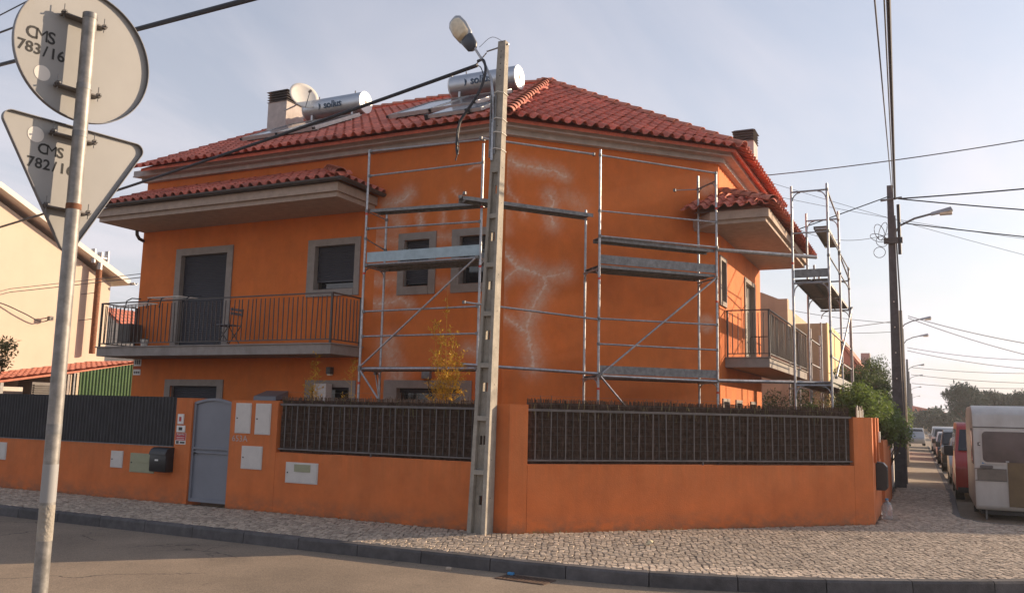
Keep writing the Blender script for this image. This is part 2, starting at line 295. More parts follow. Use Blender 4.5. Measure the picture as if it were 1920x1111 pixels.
def text_geo(s, size, fn, mb, m=0, stencil=False):
    """flat lettering: outline from the built-in font, mapped by fn(x, y) to 3D"""
    c = bpy.data.curves.new('t', 'FONT'); c.body = s; c.size = size; c.resolution_u = 3; c.align_x = 'CENTER'
    if stencil and s != 'M': c.offset = size*.02
    if s == 'solius': c.offset = size*.022
    o = bpy.data.objects.new('t', c); COL.objects.link(o); bpy.context.view_layer.update()
    me = bpy.data.meshes.new_from_object(o)
    mb.add([fn(v.co.x, v.co.y) for v in me.vertices], [tuple(p.vertices) for p in me.polygons], m)
    bpy.data.objects.remove(o); bpy.data.meshes.remove(me)
# ---------------------------------------------------------------- ground, road, pavement, kerb
mb = MB(); mb.box(-700, 700, -300, 1200, -3, -.21); mb.build('road', M['asph'], kind='structure')
mb = MB(); mb.prism([(-60, 11.66, -.4), (-5.68, 11.66, -.4), (-1.04, 16.3, -.4), (-1.04, 25, -.4), (-3.6, 200, -.4), (-60, 200, -.4)], (0, 0, .37)); mb.build('garden_ground', M['soil'], kind='structure')
def drift(y): return -.014*max(0, y-25)
def zp(x, y):
    d = max(11.55-y, (x-y+17.17)*q, x+.93-drift(y)); return -.028*min(max(d, 0), 1.8)
KP = [(-34, 9.8), (-20, 9.8), (-12, 9.8), (-7, 9.8), (-5.14, 9.81), (-4.41, 9.82), (-3.1, 9.94), (-1.95, 10.27), (-.86, 10.79), (.23, 11.42), (1.2, 12.1), (2.6, 13.2), (3.9, 14.6), (4.7, 16.2), (4.8, 17.6), (4.0, 18.25), (2.2, 18.35), (.9, 18.4), (.5, 18.9), (.45, 20), (.45, 25), (.45+drift(45), 45), (.45+drift(72), 72)]
def resample(pts, n):
    out = []
    P = [Vector(p) for p in pts]; P = [P[0]*2-P[1]]+P+[P[-1]*2-P[-2]]
    for i in range(1, len(P)-2):
        a, b, c, d = P[i-1:i+3]
        t1 = (c-a)/(max(1e-6, (b-a).length+(c-b).length))*(c-b).length; t2 = (d-b)/(max(1e-6, (c-b).length+(d-c).length))*(c-b).length
        for k in range(n):
            t = k/n; out.append(b*(2*t**3-3*t*t+1)+t1*(t**3-2*t*t+t)+c*(-2*t**3+3*t*t)+t2*(t**3-t*t))
    out.append(P[-2]); return out
KF = resample(KP, 24); KL = [0]
for i in range(1, len(KF)): KL.append(KL[-1]+(KF[i]-KF[i-1]).length)
def kat(s):
    i = int(np.searchsorted(KL, s)); i = min(max(i, 1), len(KF)-1); t = (s-KL[i-1])/max(1e-9, KL[i]-KL[i-1])
    p = KF[i-1].lerp(KF[i], t); d = (KF[i]-KF[i-1]).normalized(); return p, Vector((-d.y, d.x))   # normal points to the pavement side
kerb = MB().box(-34, -33.9, 9.84, 9.9, -.5, -.3).build('kerb', M['kerb'], kind='structure')
s = 0; ks = 0
while s < KL[-1]-.5 and ks < 290:
    L = 1.0 if s < 62 else 3.0; mb = MB(); nseg = 5; ring = []
    for k in range(nseg+1):
        p, n = kat(s+.006+(L-.012)*k/nseg); z = zp(p.x, p.y); j = 0
        for (o, zz) in ((0, -.4), (.0, -.03), (.018, -.002), (.14, .0), (.14, -.4)): ring.append((p.x+n.x*o-(.02*n.x if zz < -.1 and o == 0 else 0), p.y+n.y*o-(.02*n.y if zz < -.1 and o == 0 else 0), z+zz))
    fs = []
    for k in range(nseg):
        for j in range(5): a = k*5+j; b = k*5+(j+1) % 5; fs.append((a, b, b+5, a+5))
    fs += [(0, 1, 2, 3, 4), tuple(nseg*5+j for j in (4, 3, 2, 1, 0))]
    mb.add(ring, fs).build('kerb_stone', M['kerb'], kerb); s += L; ks += 1
KI = [ (p+n*.14) for p, n in (kat(x) for x in np.linspace(0, KL[-1], 260))]
prop = [(-34, 11.6), (-5.62, 11.6), (-.98, 16.25), (-.98, 25), (-.98+drift(72), 72)]
poly = [Vector((p.x, p.y)) for p in KI]+[Vector(p) for p in prop[::-1]]
PA = np.array([(p.x, p.y) for p in poly])
def inside(x, y):
    x = np.asarray(x); y = np.asarray(y); c = np.zeros(x.shape, bool); n = len(PA)
    for i in range(n):
        x0, y0 = PA[i]; x1, y1 = PA[(i+1) % n]
        m = ((y0 > y) != (y1 > y)) & (x < (x1-x0)*(y-y0)/((y1-y0) if y1 != y0 else 1e-9)+x0); c ^= m
    return c
from mathutils.geometry import delaunay_2d_cdt
gx, gy = np.meshgrid(np.arange(-33.5, 4.8, .6), np.arange(9.9, 71, .6)); gi = inside(gx, gy)
vs = poly+[Vector((a, b)) for a, b in zip(gx[gi], gy[gi])]
r = delaunay_2d_cdt(vs, [(i, (i+1) % len(poly)) for i in range(len(poly))], [], 1, 1e-5)
mb = MB(); mb.add([(v.x, v.y, zp(v.x, v.y)-.010) for v in r[0]], r[2])
M['bed'] = mat('paving_bed', (.10, .078, .06), 1, var=.35, scale=9, bump=.5, bscale=60)
# bed: dark jointing sand close by, weathered paving texture further along the street
nb = M['bed'].node_tree; bb = nb.nodes['Principled BSDF']; sc = bb.inputs['Base Color'].links[0].from_socket
gg = N(nb, 'ShaderNodeNewGeometry'); sx = N(nb, 'ShaderNodeSeparateXYZ'); nb.links.new(gg.outputs['Position'], sx.inputs[0])
far = N(nb, 'ShaderNodeMapRange'); far.inputs[1].default_value = 25.7; far.inputs[2].default_value = 26.3; nb.links.new(sx.outputs[1], far.inputs[0])
lef = N(nb, 'ShaderNodeMapRange'); lef.inputs[1].default_value = -18.8; lef.inputs[2].default_value = -19.4; nb.links.new(sx.outputs[0], lef.inputs[0])
mxx = N(nb, 'ShaderNodeMath', operation='MAXIMUM'); nb.links.new(far.outputs[0], mxx.inputs[0]); nb.links.new(lef.outputs[0], mxx.inputs[1])
nz = N(nb, 'ShaderNodeTexNoise'); nz.inputs['Scale'].default_value = 12; nb.links.new(gg.outputs['Position'], nz.inputs[0])
fc = N(nb, 'ShaderNodeMix', data_type='RGBA'); fc.inputs[6].default_value = (.19, .15, .11, 1); fc.inputs[7].default_value = (.33, .27, .21, 1); nb.links.new(nz.outputs[0], fc.inputs[0])
fm = N(nb, 'ShaderNodeMix', data_type='RGBA'); nb.links.new(mxx.outputs[0], fm.inputs[0]); nb.links.new(sc, fm.inputs[6]); nb.links.new(fc.outputs[2], fm.inputs[7]); nb.links.new(fm.outputs[2], bb.inputs['Base Color'])
pave = mb.build('pavement', M['bed'], kind='structure', fix=False)
# cobbles
a0 = R(22); ca, sa = math.cos(a0), math.sin(a0); p0 = .074
I, J = np.meshgrid(np.arange(-300, 300), np.arange(-300, 300)); I = I.ravel(); J = J.ravel()
X = (I*ca-J*sa)*p0+(-6)+rng.normal(0, .006, I.size)+.012*np.sin(J*.9+I*.31); Y = (I*sa+J*ca)*p0+14+rng.normal(0, .006, I.size)+.012*np.sin(I*.7)
dd = np.maximum.reduce([11.55-Y, (X-Y+17.17)*q, X+.93])
k = inside(X, Y) & (X > -19.2) & (Y < 26) & (dd > .05); X = X[k]; Y = Y[k]
D = np.hypot(X-1, Y-1); order = np.argsort(D); near = order[:300]; rest = order[300:]
def stone(cx, cy, z, rs, local=False):
    h = .0308; out = []
    base = [(-h, -h), (h, -h), (h, h), (-h, h)]; an = a0+rs.normal(0, .13)
    c, s_ = math.cos(an), math.sin(an); zt = rs.uniform(-.002, .006)
    pts = [(x+rs.uniform(-.007, .007), y+rs.uniform(-.007, .007)) for x, y in base]
    P = [(x*c-y*s_, x*s_+y*c) for x, y in pts]
    lo = [(cx+x*1.08, cy+y*1.08, z-.012) for x, y in P]; hi = [(cx+x*.93, cy+y*.93, z+zt+rs.uniform(-.002, .002)) for x, y in P]
    return lo+hi, [(4, 5, 6, 7), (0, 1, 5, 4), (1, 2, 6, 5), (2, 3, 7, 6), (3, 0, 4, 7)]
protos = []
for i in range(12):
    v_, f_ = stone(0, 0, 0, rng); protos.append(proto(MB().add(v_, f_), 'cobble', M['cobble']))
for n_, i in enumerate(near): inst(protos[n_ % 12], 'cobble', pave, (X[i], Y[i], zp(X[i], Y[i])+.001))
mb = MB(); tone = []
for i in rest:
    v_, f_ = stone(X[i], Y[i], zp(X[i], Y[i])+.001, rng); mb.add(v_, f_); tone += [rng.uniform(.68, 1.30)]*8
cf = mb.build('cobble_field', M['cobble_field'], pave, kind='stuff', fix=False)
at = cf.data.attributes.new('tone', 'FLOAT', 'POINT'); at.data.foreach_set('value', tone)
# drain grate in the gutter, litter
g = thing('drain_grate', 'rusty iron drain grate set in the gutter beside the curved kerb', 'drain grate', (-4.4, 9.55, -.21))
ang = R(-4); 
def gp(a, b, z): return (-4.4+a*math.cos(ang)-b*math.sin(ang), 9.56+a*math.sin(ang)+b*math.cos(ang), z)
def gbox(mb, a0_, a1, b0, b1, z0, z1): mb.hexa([gp(a0_, b0, z0), gp(a1, b0, z0), gp(a1, b1, z0), gp(a0_, b1, z0), gp(a0_, b0, z1), gp(a1, b0, z1), gp(a1, b1, z1), gp(a0_, b1, z1)])
mb = MB(); gbox(mb, -.3, .3, .13, .16, -.212, -.2); gbox(mb, -.3, .3, -.16, -.13, -.212, -.2); gbox(mb, -.33, -.3, -.16, .16, -.212, -.2); gbox(mb, .3, .33, -.16, .16, -.212, -.2); mb.build('frame', M['drain'], g)
mb = MB(); gbox(mb, -.3, .3, -.13, .13, -.2095, -.207); mb.build('drain_opening', M['dark'], g)
for i in range(13):
    mb = MB(); a = -.28+i*.0467; gbox(mb, a-.011, a+.011, -.13, .13, -.207, -.199); mb.build('bar', M['drain'], g)
tag(MB().box(-4.70, -4.62, 9.68, 9.73, -.205, -.17).build('litter_wrapper', M['blue'], bevel=.012), 'small crumpled blue wrapper lying on the drain grate', 'litter')
tag(MB().add([(-3.63, 11.83, -.03), (-3.53, 11.85, .01), (-3.54, 11.94, .02), (-3.62, 11.92, -.02), (-3.58, 11.88, .045)], [(0, 1, 4), (1, 2, 4), (2, 3, 4), (3, 0, 4), (3, 2, 1, 0)]).build('litter_scrap', M['paper']), 'small pale yellow scrap lying on the cobbles before the orange wall', 'litter')
tag(MB().box(-5.50, -5.43, 9.57, 9.62, -.21, -.17).build('pebble', M['cobble'], bevel=.015), 'small loose pebble on the asphalt near the kerb', 'stone')
tag(MB().box(-.2, -.1, 20.9, 21.0, -.04, -.02).build('dry_leaf', M['bark'], bevel=.008), 'dark dry leaf on the paving beside the caravan', 'leaf')

# ---------------------------------------------------------------- orange house
H = thing('orange_house', 'two storey orange house with a chamfered corner, red tiled roof and repaired cracks', 'house', (-10, 18, 0))
CRB = [([(-0.011, 6.756), (0.086, 6.779), (0.208, 6.703), (0.482, 6.698), (0.816, 6.668), (1.04, 6.667), (1.268, 6.575)], 0.012, 0.1, 0.9), ([(0.018, 6.681), (-0.011, 6.335), (0.033, 6.104), (0.225, 5.967), (0.395, 5.67)], 0.01, 0.06, 0.35), ([(0.937, 6.147), (1.023, 6.023), (0.944, 5.803), (1.004, 5.544)], 0.012, 0.12, 0.7), ([(1.331, 6.162), (1.617, 6.031)], 0.0, 0.14, 0.45), ([(-0.018, 4.907), (0.12, 4.764), (0.285, 4.597), (0.101, 4.429), (-0.029, 4.318)], 0.012, 0.1, 0.7), ([(0.285, 4.587), (0.529, 4.564), (0.748, 4.477), (0.859, 4.434), (0.862, 4.279), (0.729, 4.064), (0.573, 3.747), (0.499, 3.438), (0.532, 3.187), (0.617, 2.939), (0.635, 2.638)], 0.012, 0.15, 0.8), ([(0.858, 4.46), (1.078, 4.502), (1.3, 4.571)], 0.01, 0.13, 0.8), ([(-0.011, 3.611), (0.23, 3.499), (0.475, 3.31)], 0.01, 0.08, 0.7), ([(-0.039, 5.757), (0.025, 5.348)], 0.0, 0.09, 0.4), ([(-0.005, 4.422), (-0.0, 3.612)], 0.0, 0.05, 0.3)]
CRA = [([(-10.349, 6.112), (-10.121, 6.12), (-9.899, 6.184), (-9.808, 6.287)], 0.008, 0.12, 0.9), ([(-10.112, 5.925), (-10.034, 5.642)], 0.0, 0.14, 0.7), ([(-9.505, 5.875), (-9.481, 5.6)], 0.01, 0.07, 0.8), ([(-8.941, 6.153), (-8.936, 5.559)], 0.008, 0.06, 0.5), ([(-8.434, 5.813), (-8.424, 5.52)], 0.006, 0.05, 0.4), ([(-8.721, 6.268), (-8.596, 6.149)], 0.008, 0.05, 0.5), ([(-8.374, 6.666), (-8.228, 6.731), (-8.022, 6.736)], 0.01, 0.03, 0.6), ([(-10.834, 5.309), (-10.438, 5.305), (-10.049, 5.285)], 0.006, 0.09, 0.6), ([(-9.109, 5.302), (-8.684, 5.273)], 0.006, 0.09, 0.6), ([(-10.787, 4.472), (-10.393, 4.443), (-10.009, 4.463)], 0.006, 0.1, 0.6), ([(-9.071, 4.367), (-8.647, 4.269)], 0.006, 0.08, 0.5), ([(-10.795, 4.005), (-10.432, 3.954), (-10.112, 3.981), (-9.926, 4.055), (-9.699, 3.913)], 0.01, 0.1, 0.8), ([(-10.164, 3.096), (-10.082, 2.724), (-9.875, 2.355)], 0.0, 0.16, 0.9), ([(-10.093, 5.536), (-10.053, 4.33)], 0.0, 0.1, 0.4), ([(-8.279, 2.995), (-8.103, 2.917)], 0.01, 0.1, 0.6), ([(-10.846, 5.534), (-10.027, 5.503)], 0.0, 0.12, 0.4)]
BLOB = [((4.613, 6.728), .22, .6), ((4.587, 3.714), .2, .75), ((4.75, 1.6), .15, .4)]
def wall_grid(F, s0, s1, z0, z1, res, holes, cracks, blobs=()):
    ns = int(round((s1-s0)/res)); nz = int(round((z1-z0)/res)); ss = np.linspace(s0, s1, ns+1); zs = np.linspace(z0, z1, nz+1)
    SS, ZZ = np.meshgrid(ss, zs); halo = np.zeros(SS.shape); line = np.zeros(SS.shape)
    wob = .018*np.sin(SS*23+ZZ*17)+.014*np.sin(SS*51-ZZ*39)+.01*np.sin(ZZ*83)
    for pts, w, h, amp in cracks:
        d = np.full(SS.shape, 9.)
        for (a, b), (c, e) in zip(pts[:-1], pts[1:]):
            L2 = (c-a)**2+(e-b)**2; t = np.clip(((SS-a)*(c-a)+(ZZ-b)*(e-b))/L2, 0, 1); d = np.minimum(d, np.hypot(SS-a-t*(c-a)+wob, ZZ-b-t*(e-b)+wob*.6))
        halo = np.maximum(halo, amp*np.exp(-(d/(h*1.5))**2)); 
        if w: line = np.maximum(line, np.clip(1.5-d/(w*1.6), 0, 1)*amp)
    for (a, b), rad, amp in blobs: halo = np.maximum(halo, amp*np.exp(-(((SS-a)**2+(ZZ-b)**2)/rad**2)**2))
    mb = MB(); P0 = F.p(0, 0, 0); U = F.u
    V = np.stack([P0.x+U.x*SS, P0.y+U.y*SS, ZZ], -1).reshape(-1, 3)
    cs = (ss[:-1]+ss[1:])/2; cz = (zs[:-1]+zs[1:])/2; C1, C2 = np.meshgrid(cs, cz); keep = np.ones(C1.shape, bool)
    for a, b, c, e in holes: keep &= ~((C1 > a) & (C1 < b) & (C2 > c) & (C2 < e))
    jj, ii = np.nonzero(keep); a = jj*(ns+1)+ii; fs = np.stack([a, a+1, a+ns+2, a+ns+1], -1)
    mb.v = V.tolist(); mb.f = fs.tolist(); mb.m = [0]*len(fs)
    return mb, halo.ravel(), line.ravel()
def wall(F, s0, s1, z0, z1, res, holes=(), cracks=(), blobs=()):
    mb, h, l = wall_grid(F, s0, s1, z0, z1, res, holes, cracks, blobs); o = mb.build('wall', M['orange'], H, fix=False)
    for n, a in (('halo', h), ('line', l)): at = o.data.attributes.new(n, 'FLOAT', 'POINT'); at.data.foreach_set('value', a.astype(np.float32))
    return o
hA = [(-16.3, -14.8, 3.05, 5.33), (-12.2, -11.1, 4.32, 5.3), (-16.33, -14.84, 1.05, 2.19)]
wall(FA, -17.66, -10.6, -.1, 7.5, .05, hA+[(-12.1, -11.1, 1.3, 2.19)])
wall(FA, -10.6, -7.49, -.1, 7.5, .025, [(-9.85, -9.25, 4.3, 5.275), (-8.525, -7.925, 4.3, 5.275), (-9.9, -8.4, 0, 2.2)], CRA)
wall(FB, 0, LB, -.1, 7.5, .02, [], CRB, BLOB)
wall(FC, 18.47, 23.5, -.1, 7.5, .05, [(18.6, 19.05, 4.25, 5.15), (21.3, 22.6, 3.05, 5.1), (18.7, 19.3, 1.3, 2.1), (20.1, 20.7, 1.3, 2.1), (21.9, 22.6, 1.3, 2.1)])
mb = MB(); mb.box(-17.66, -17.6, 15.01, 20.9, -.1, 7.5); mb.box(-17.6, -8.3, 20.84, 20.9, -.1, 9.8); mb.box(-8.36, -8.3, 20.9, 23.5, -.1, 7.5); mb.box(-8.36, -4.03, 23.5, 23.56, -.1, 7.5); mb.prism([(-17.66, 15, 7.5), (-17.66, 20.9, 7.5), (-17.66, 20.9, 9.8), (-17.66, 20, 10.2)], (.06, 0, 0)); mb.build('wall', M['orange_wall'], H)
# cornice in two steps
def offs(n):   # offset polyline A-left, AB corner, BC corner, C end
    t = math.tan(R(22.5)); ab = (-7.49+n*t, 15-n); bc = (-4.02+n, 18.47-n*t); return [(-17.66-min(n, .3)*.6, 15-n), ab, bc, (-4.02+n, 23.6)]
def cornice(n0, n1, z0, z1, name='cornice'):
    A = offs(n0); B = offs(n1); mb = MB()
    for i in range(3):
        a, b, c, d = A[i], A[i+1], B[i+1], B[i]; mb.hexa([(*a, z0), (*b, z0), (*c, z0), (*d, z0), (*a, z1), (*b, z1), (*c, z1), (*d, z1)])
    return mb.build(name, M['fascia'], H)
cornice(.001, .13, 7.27, 7.37); cornice(.002, .32, 7.37, 7.40); cornice(.003, .30, 7.40, 7.53)
# roof
E0, E1, E2, E3 = (-17.5, 14.38), (-7.24, 14.38), (-3.40, 18.22), (-3.40, 24.0); PK = (-8.87, 20); PL = (-17.5, 20); ZE, ZR = 7.47, 10.40
roofv = [(*E0, ZE), (*E1, ZE), (*E2, ZE), (*E3, ZE), (*PK, ZR), (*PL, ZR), (-17.5, 21.1, 9.82), (-8.0, 21.1, 9.7)]
fcs = [(0, 1, 4, 5), (1, 2, 4), (2, 3, 4), (3, 7, 4), (7, 6, 5, 4)]
# underlay stops short of the tile eaves so the tile ends overhang it
def shr(p, k=.16): c = Vector((-10, 19, 0)); v = Vector((p[0], p[1], 0))-c; v *= 1-k/ max(1, v.length)*1.2; return (c.x+v.x, c.y+v.y)
roofv = [(*shr(p), ZE+.05) if i < 4 else p for i, p in enumerate(roofv)]
mb = MB(); mb.add([(x, y, z-.03) for x, y, z in roofv]+[(x, y, z-.10) for x, y, z in roofv], fcs+[tuple(i+8 for i in f_[::-1]) for f_ in fcs]+[(0, 8, 9, 1), (1, 9, 10, 2), (2, 10, 11, 3), (3, 11, 15, 7), (7, 15, 14, 6), (6, 14, 13, 5), (5, 13, 8, 0)])
roof = mb.build('roof', M['tile'], H)
prof = [(-.125, .010), (-.09, 0), (-.05, 0), (-.018, .012), (-.002, .045), (.024, .074), (.055, .084), (.086, .074), (.112, .045), (.130, .012)]
def tile_geo():
    v = []
    for y, dz in ((-.03, .034), (.40, .004)):
        for th in (0, -.013):
            v += [(x, y, z+dz+th) for x, z in prof]
    fs = []; n = len(prof)
    for i in range(n-1):
        fs += [(i, i+1, 2*n+i+1, 2*n+i), (n+i, 3*n+i, 3*n+i+1, n+i+1), (i, n+i, n+i+1, i+1)]
    fs += [(0, 2*n, 3*n, n), (n-1, 2*n-1, 4*n-1, 3*n-1)]
    return v, fs
tv, tf = tile_geo(); tile_me = proto(MB().add(tv, tf), 'roof_tile', M['tile'], smooth=True)
def hip_geo():
    v = []; n = 8
    for y, r_, dz in ((-.02, .125, .02), (.42, .095, 0)):
        for th in (0, -.014):
            for i in range(n+1):
                t = math.pi*(i/n); v.append((math.cos(t)*(r_+th), y, math.sin(t)*(r_+th)*.85+dz))
    k = n+1; fs = []
    for i in range(n): fs += [(i, i+1, 2*k+i+1, 2*k+i), (k+i, 3*k+i, 3*k+i+1, k+i+1), (i, k+i, k+i+1, i+1), (2*k+i, 2*k+i+1, 3*k+i+1, 3*k+i)]
    fs += [(0, 2*k, 3*k, k), (n, k+n, 3*k+n, 2*k+n)]
    return v, fs
hv, hf = hip_geo(); hip_me = proto(MB().add(hv, hf), 'ridge_tile', M['tile2'], smooth=True)
field = MB(); ftone = []; ntile = [0]
def pin(poly, x, y):
    c = False; n = len(poly)
    for i in range(n):
        x0, y0 = poly[i]; x1, y1 = poly[(i+1) % n]
        if (y0 > y) != (y1 > y) and x < (x1-x0)*(y-y0)/(y1-y0)+x0: c = not c
    return c
def tiles(e0, e1, w, run, rise, poly, parent, nobj=0, z0=ZE, ext=0.07, W_=.25, Lr=.37, over=.0):
    """rows of tiles on the slope whose eave runs e0 -> e1; w = horizontal direction up the slope"""
    u = Vector((e1[0]-e0[0], e1[1]-e0[1], 0)); Lu = u.length; u.normalize(); w = Vector((w[0], w[1], 0)).normalized(); t = rise/run
    v = (w+Vector((0, 0, t))).normalized(); n = u.cross(v).normalized(); 
    if n.z < 0: n = -n
    uu_ = v.cross(n); Rm = Matrix((uu_, v, n)).transposed(); eu = Rm.to_euler()
    nc = int(round(Lu/W_)); W2 = Lu/nc; sl_ = math.hypot(run, rise); nr = int(sl_/Lr)+2
    for j in range(nr):
        for i in range(nc):
            d = j*Lr; p = Vector((*e0, z0))+u*((i+.5)*W2)+v*(d-over)
            c = p+v*.2
            if not (pin(poly, c.x, c.y) or pin(poly, c.x-u.x*ext, c.y-u.y*ext) or pin(poly, c.x+u.x*ext, c.y+u.y*ext)): continue
            if ntile[0] < 300 and j < nobj:
                inst(tile_me, 'roof_tile', parent, p+Vector((0, 0, random.gauss(0, .003))), (eu.x+random.gauss(0, .008), eu.y+random.gauss(0, .012), eu.z+random.gauss(0, .014))); ntile[0] += 1
            else:
                jr = Matrix.Rotation(random.gauss(0, .014), 3, 'Z')@Rm; field.add([p+jr@Vector(a) for a in tv], tf); ftone.extend([random.uniform(.82, 1.18)]*len(tv))
def hips(a, b, me, parent, name='ridge_tile'):
    a = Vector(a); b = Vector(b); v = (b-a); L = v.length; v.normalize(); x = v.cross(Vector((0, 0, 1))).normalized(); n = x.cross(v)
    Rm = Matrix((x, v, n)).transposed().to_euler(); k = int(L/.38)
    for i in range(k+1): inst(me, name, parent, a+v*(i*L/(k+.6))+n*.045, Rm)
tiles(E1, E2, (-q, q), 5.11, ZR-ZE, [E1, E2, PK], roof, 99)
tiles(E0, E1, (0, 1), 5.62, ZR-ZE, [E0, E1, PK, PL], roof, 1)
tiles(E2, E3, (-1, 0), 5.47, ZR-ZE, [E2, E3, PK], roof, 1)
hips((E1[0]+.02, E1[1]+.05, ZE+.03), (*PK, ZR+.03), hip_me, roof); hips((E2[0]-.05, E2[1]+.02, ZE+.03), (*PK, ZR+.03), hip_me, roof)
hips((-17.5, 20, ZR+.03), (-8.87, 20, ZR+.03), hip_me, roof)
# verge: mortar edge under the left tiles
# porch roof over the long balcony
pr_ = thing('porch_x', None, None)
bpy.data.objects.remove(pr_)
mb = MB(); mb.box(-17.64, -10.66, 13.68, 15.0, 6.0, 6.10); mb.box(-17.70, -10.60, 13.60, 15.0, 6.10, 6.28)
mb.add([(-17.7, 13.62, 6.28), (-10.58, 13.62, 6.28), (-12.0, 15.0, 6.90), (-17.7, 15.0, 6.90), (-10.58, 15.0, 6.28)], [(0, 1, 2, 3), (1, 4, 2)])
porch = mb.build('porch_roof', M['soffit'], H)
G0, G1 = (-17.7, 13.5), (-10.45, 13.5)
tiles(G0, G1, (0, 1), 1.5, .66, [G0, G1, (-11.95, 15.0), (-17.7, 15.0)], porch, 1, z0=6.33)
tiles(G1, (-10.45, 15.0), (-1, 0), 1.5, .66, [G1, (-10.45, 15.0), (-11.95, 15.0)], porch, 1, z0=6.33)
hips((-10.5, 13.55, 6.38), (-11.95, 14.98, 7.0), hip_me, porch); hips((-11.8, 14.93, 6.97), (-17.6, 14.93, 6.97), proto(MB().add([(x*.5, y, z*.5) for x, y, z in hv], hf), 'ridge_tile', M['tile']), porch)
mb = MB(); n = 10
def gutter(mb, a, b, r_=.065):
    a = Vector(a); b = Vector(b); d = (b-a).normalized(); s_ = d.cross(Vector((0, 0, 1))); v = []
    for P in (a, b):
        for rad in (r_, r_-.008):
            for i in range(9): t = math.pi*i/8; v.append(P+s_*math.cos(t)*rad+Vector((0, 0, -math.sin(t)*rad)))
    fs = []
    for i in range(8): fs += [(i, i+1, 18+i+1, 18+i), (9+i, 27+i, 27+i+1, 9+i+1), (i, 9+i, 9+i+1, i+1), (18+i, 18+i+1, 27+i+1, 27+i)]
    fs += [(0, 18, 27, 9), (8, 17, 35, 26)]
    mb.add(v, fs)
gutter(mb, (-17.75, 13.5, 6.34), (-10.4, 13.5, 6.34)); gutter(mb, (-10.44, 13.44, 6.338), (-10.44, 15, 6.338))
gt = mb.build('gutter', M['rail'], H)
mb = MB(); mb.tube([(-17.60, 14.74, 6.0), (-17.60, 14.75, 5.90), (-17.62, 14.84, 5.82), (-17.65, 15.02, 5.79)], .042, 10); mb.build('downpipe', M['rail'], H, smooth=True)
# porch roof over the side balcony
pc = [(-4.45, 18.00), (-3.95, 17.50), (-2.86, 17.50), (-2.86, 23.5), (-4.02, 23.5), (-4.02, 18.47)]
mb = MB(); mb.prism([(x, y, 5.70) for x, y in pc], (0, 0, .08)); pc2 = [(-4.50, 18.05), (-3.97, 17.43), (-2.79, 17.43), (-2.79, 23.55), (-4.02, 23.55), (-4.02, 18.47)]
mb.prism([(x, y, 5.78) for x, y in pc2], (0, 0, .17)); mb.add([(-2.79, 17.43, 5.95), (-2.79, 23.55, 5.95), (-4.02, 23.55, 6.6), (-4.02, 18.7, 6.6), (-4.3, 17.43, 5.95)], [(0, 1, 2, 3), (4, 0, 3)])
porch2 = mb.build('porch_roof', M['soffit'], H)
tiles((-2.62, 17.28), (-2.62, 23.6), (-1, 0), 1.4, .64, [(-2.62, 17.28), (-2.62, 23.6), (-4.02, 23.6), (-4.02, 18.7)], porch2, 1, z0=5.98)
tiles((-4.55, 17.28), (-2.62, 17.28), (0, 1), 1.4, .64, [(-4.72, 17.28), (-2.62, 17.28), (-4.02, 18.7), (-4.3, 18.2)], porch2, 5, z0=5.98)
hips((-2.7, 17.36, 6.02), (-4.02, 18.68, 6.65), hip_me, porch2)
fo = field.build('roof_tile_field', M['tile_field'], roof, kind='stuff', fix=False, smooth=True); at = fo.data.attributes.new('tone', 'FLOAT', 'POINT'); at.data.foreach_set('value', ftone)
# windows and doors
def shutter(mb, F, s0, s1, z0, z1, n, pitch=.045):
    z = z1
    while z-pitch > z0-.001:
        a = z-pitch+.006; P = F.p
        mb.add([P(s0, n, a), P(s1, n, a), P(s1, n+.010, a+pitch*.35), P(s0, n+.010, a+pitch*.35), P(s0, n, z), P(s1, n, z)], [(0, 1, 2, 3), (3, 2, 5, 4)]); z -= pitch
    F.box(mb, s0, s1, n-.012, n-.004, z0, z1)
def opening(kind, F, o, fw, sh, mats='shutter', bottom=True, label=None, gl=True):
    s0, s1, z0, z1 = o; l, r_, b, t = fw; mb = MB()
    F.box(mb, s0-l, s0, -.16, .03, z0-b, z1+t); F.box(mb, s1, s1+r_, -.16, .03, z0-b, z1+t); F.box(mb, s0, s1, -.16, .03, z1, z1+t)
    if b: F.box(mb, s0, s1, -.16, .045, z0-b, z0)
    w = mb.build(kind, M['stone'], H, label=label)
    mb = MB(); F.box(mb, s0, s1, -.22, -.2, z0, z1); mb.build('pane', M['glass'], w)
    mb = MB(); F.border(mb, s0, s1, z0, z1, .05, -.2, -.17, bottom=b > 0); mb.build('sash', M['rail'], w)
    mb = MB(); shutter(mb, F, s0+.005, s1-.005, sh, z1, -.10); mb.build('shutter', M[mats], w, fix=False)
    return w
opening('balcony_door', FA, (-16.27, -14.8, 3.06, 5.33), (.18, .18, 0, .17), 3.06)
opening('window', FA, (-12.2, -11.12, 4.32, 5.30), (.2, .14, .15, .15), 4.50)
opening('window', FA, (-9.85, -9.24, 4.29, 5.28), (.15, .16, .17, .15), 4.36)
opening('window', FA, (-8.52, -7.92, 4.29, 5.28), (.18, .18, .17, .15), 5.05)
opening('window', FA, (-16.33, -14.84, 1.05, 2.19), (.18, .18, .15, .15), 1.3)
opening('window', FA, (-12.1, -11.1, 1.3, 2.19), (.18, .16, .1, .15), 2.15)
opening('door', FA, (-9.9, -8.4, 0, 2.19), (.32, .25, 0, .16), 2.1)
opening('window', FC, (18.6, 19.07, 4.25, 5.15), (.1, .08, .1, .1), 4.25)
opening('balcony_door', FC, (21.35, 22.55, 3.06, 5.08), (.1, .12, 0, .1), 3.06, 'shutterl')
for a in (18.72, 20.12, 21.92): opening('window', FC, (a, a+.55, 1.32, 2.08), (.07, .07, .07, .07), 1.9)
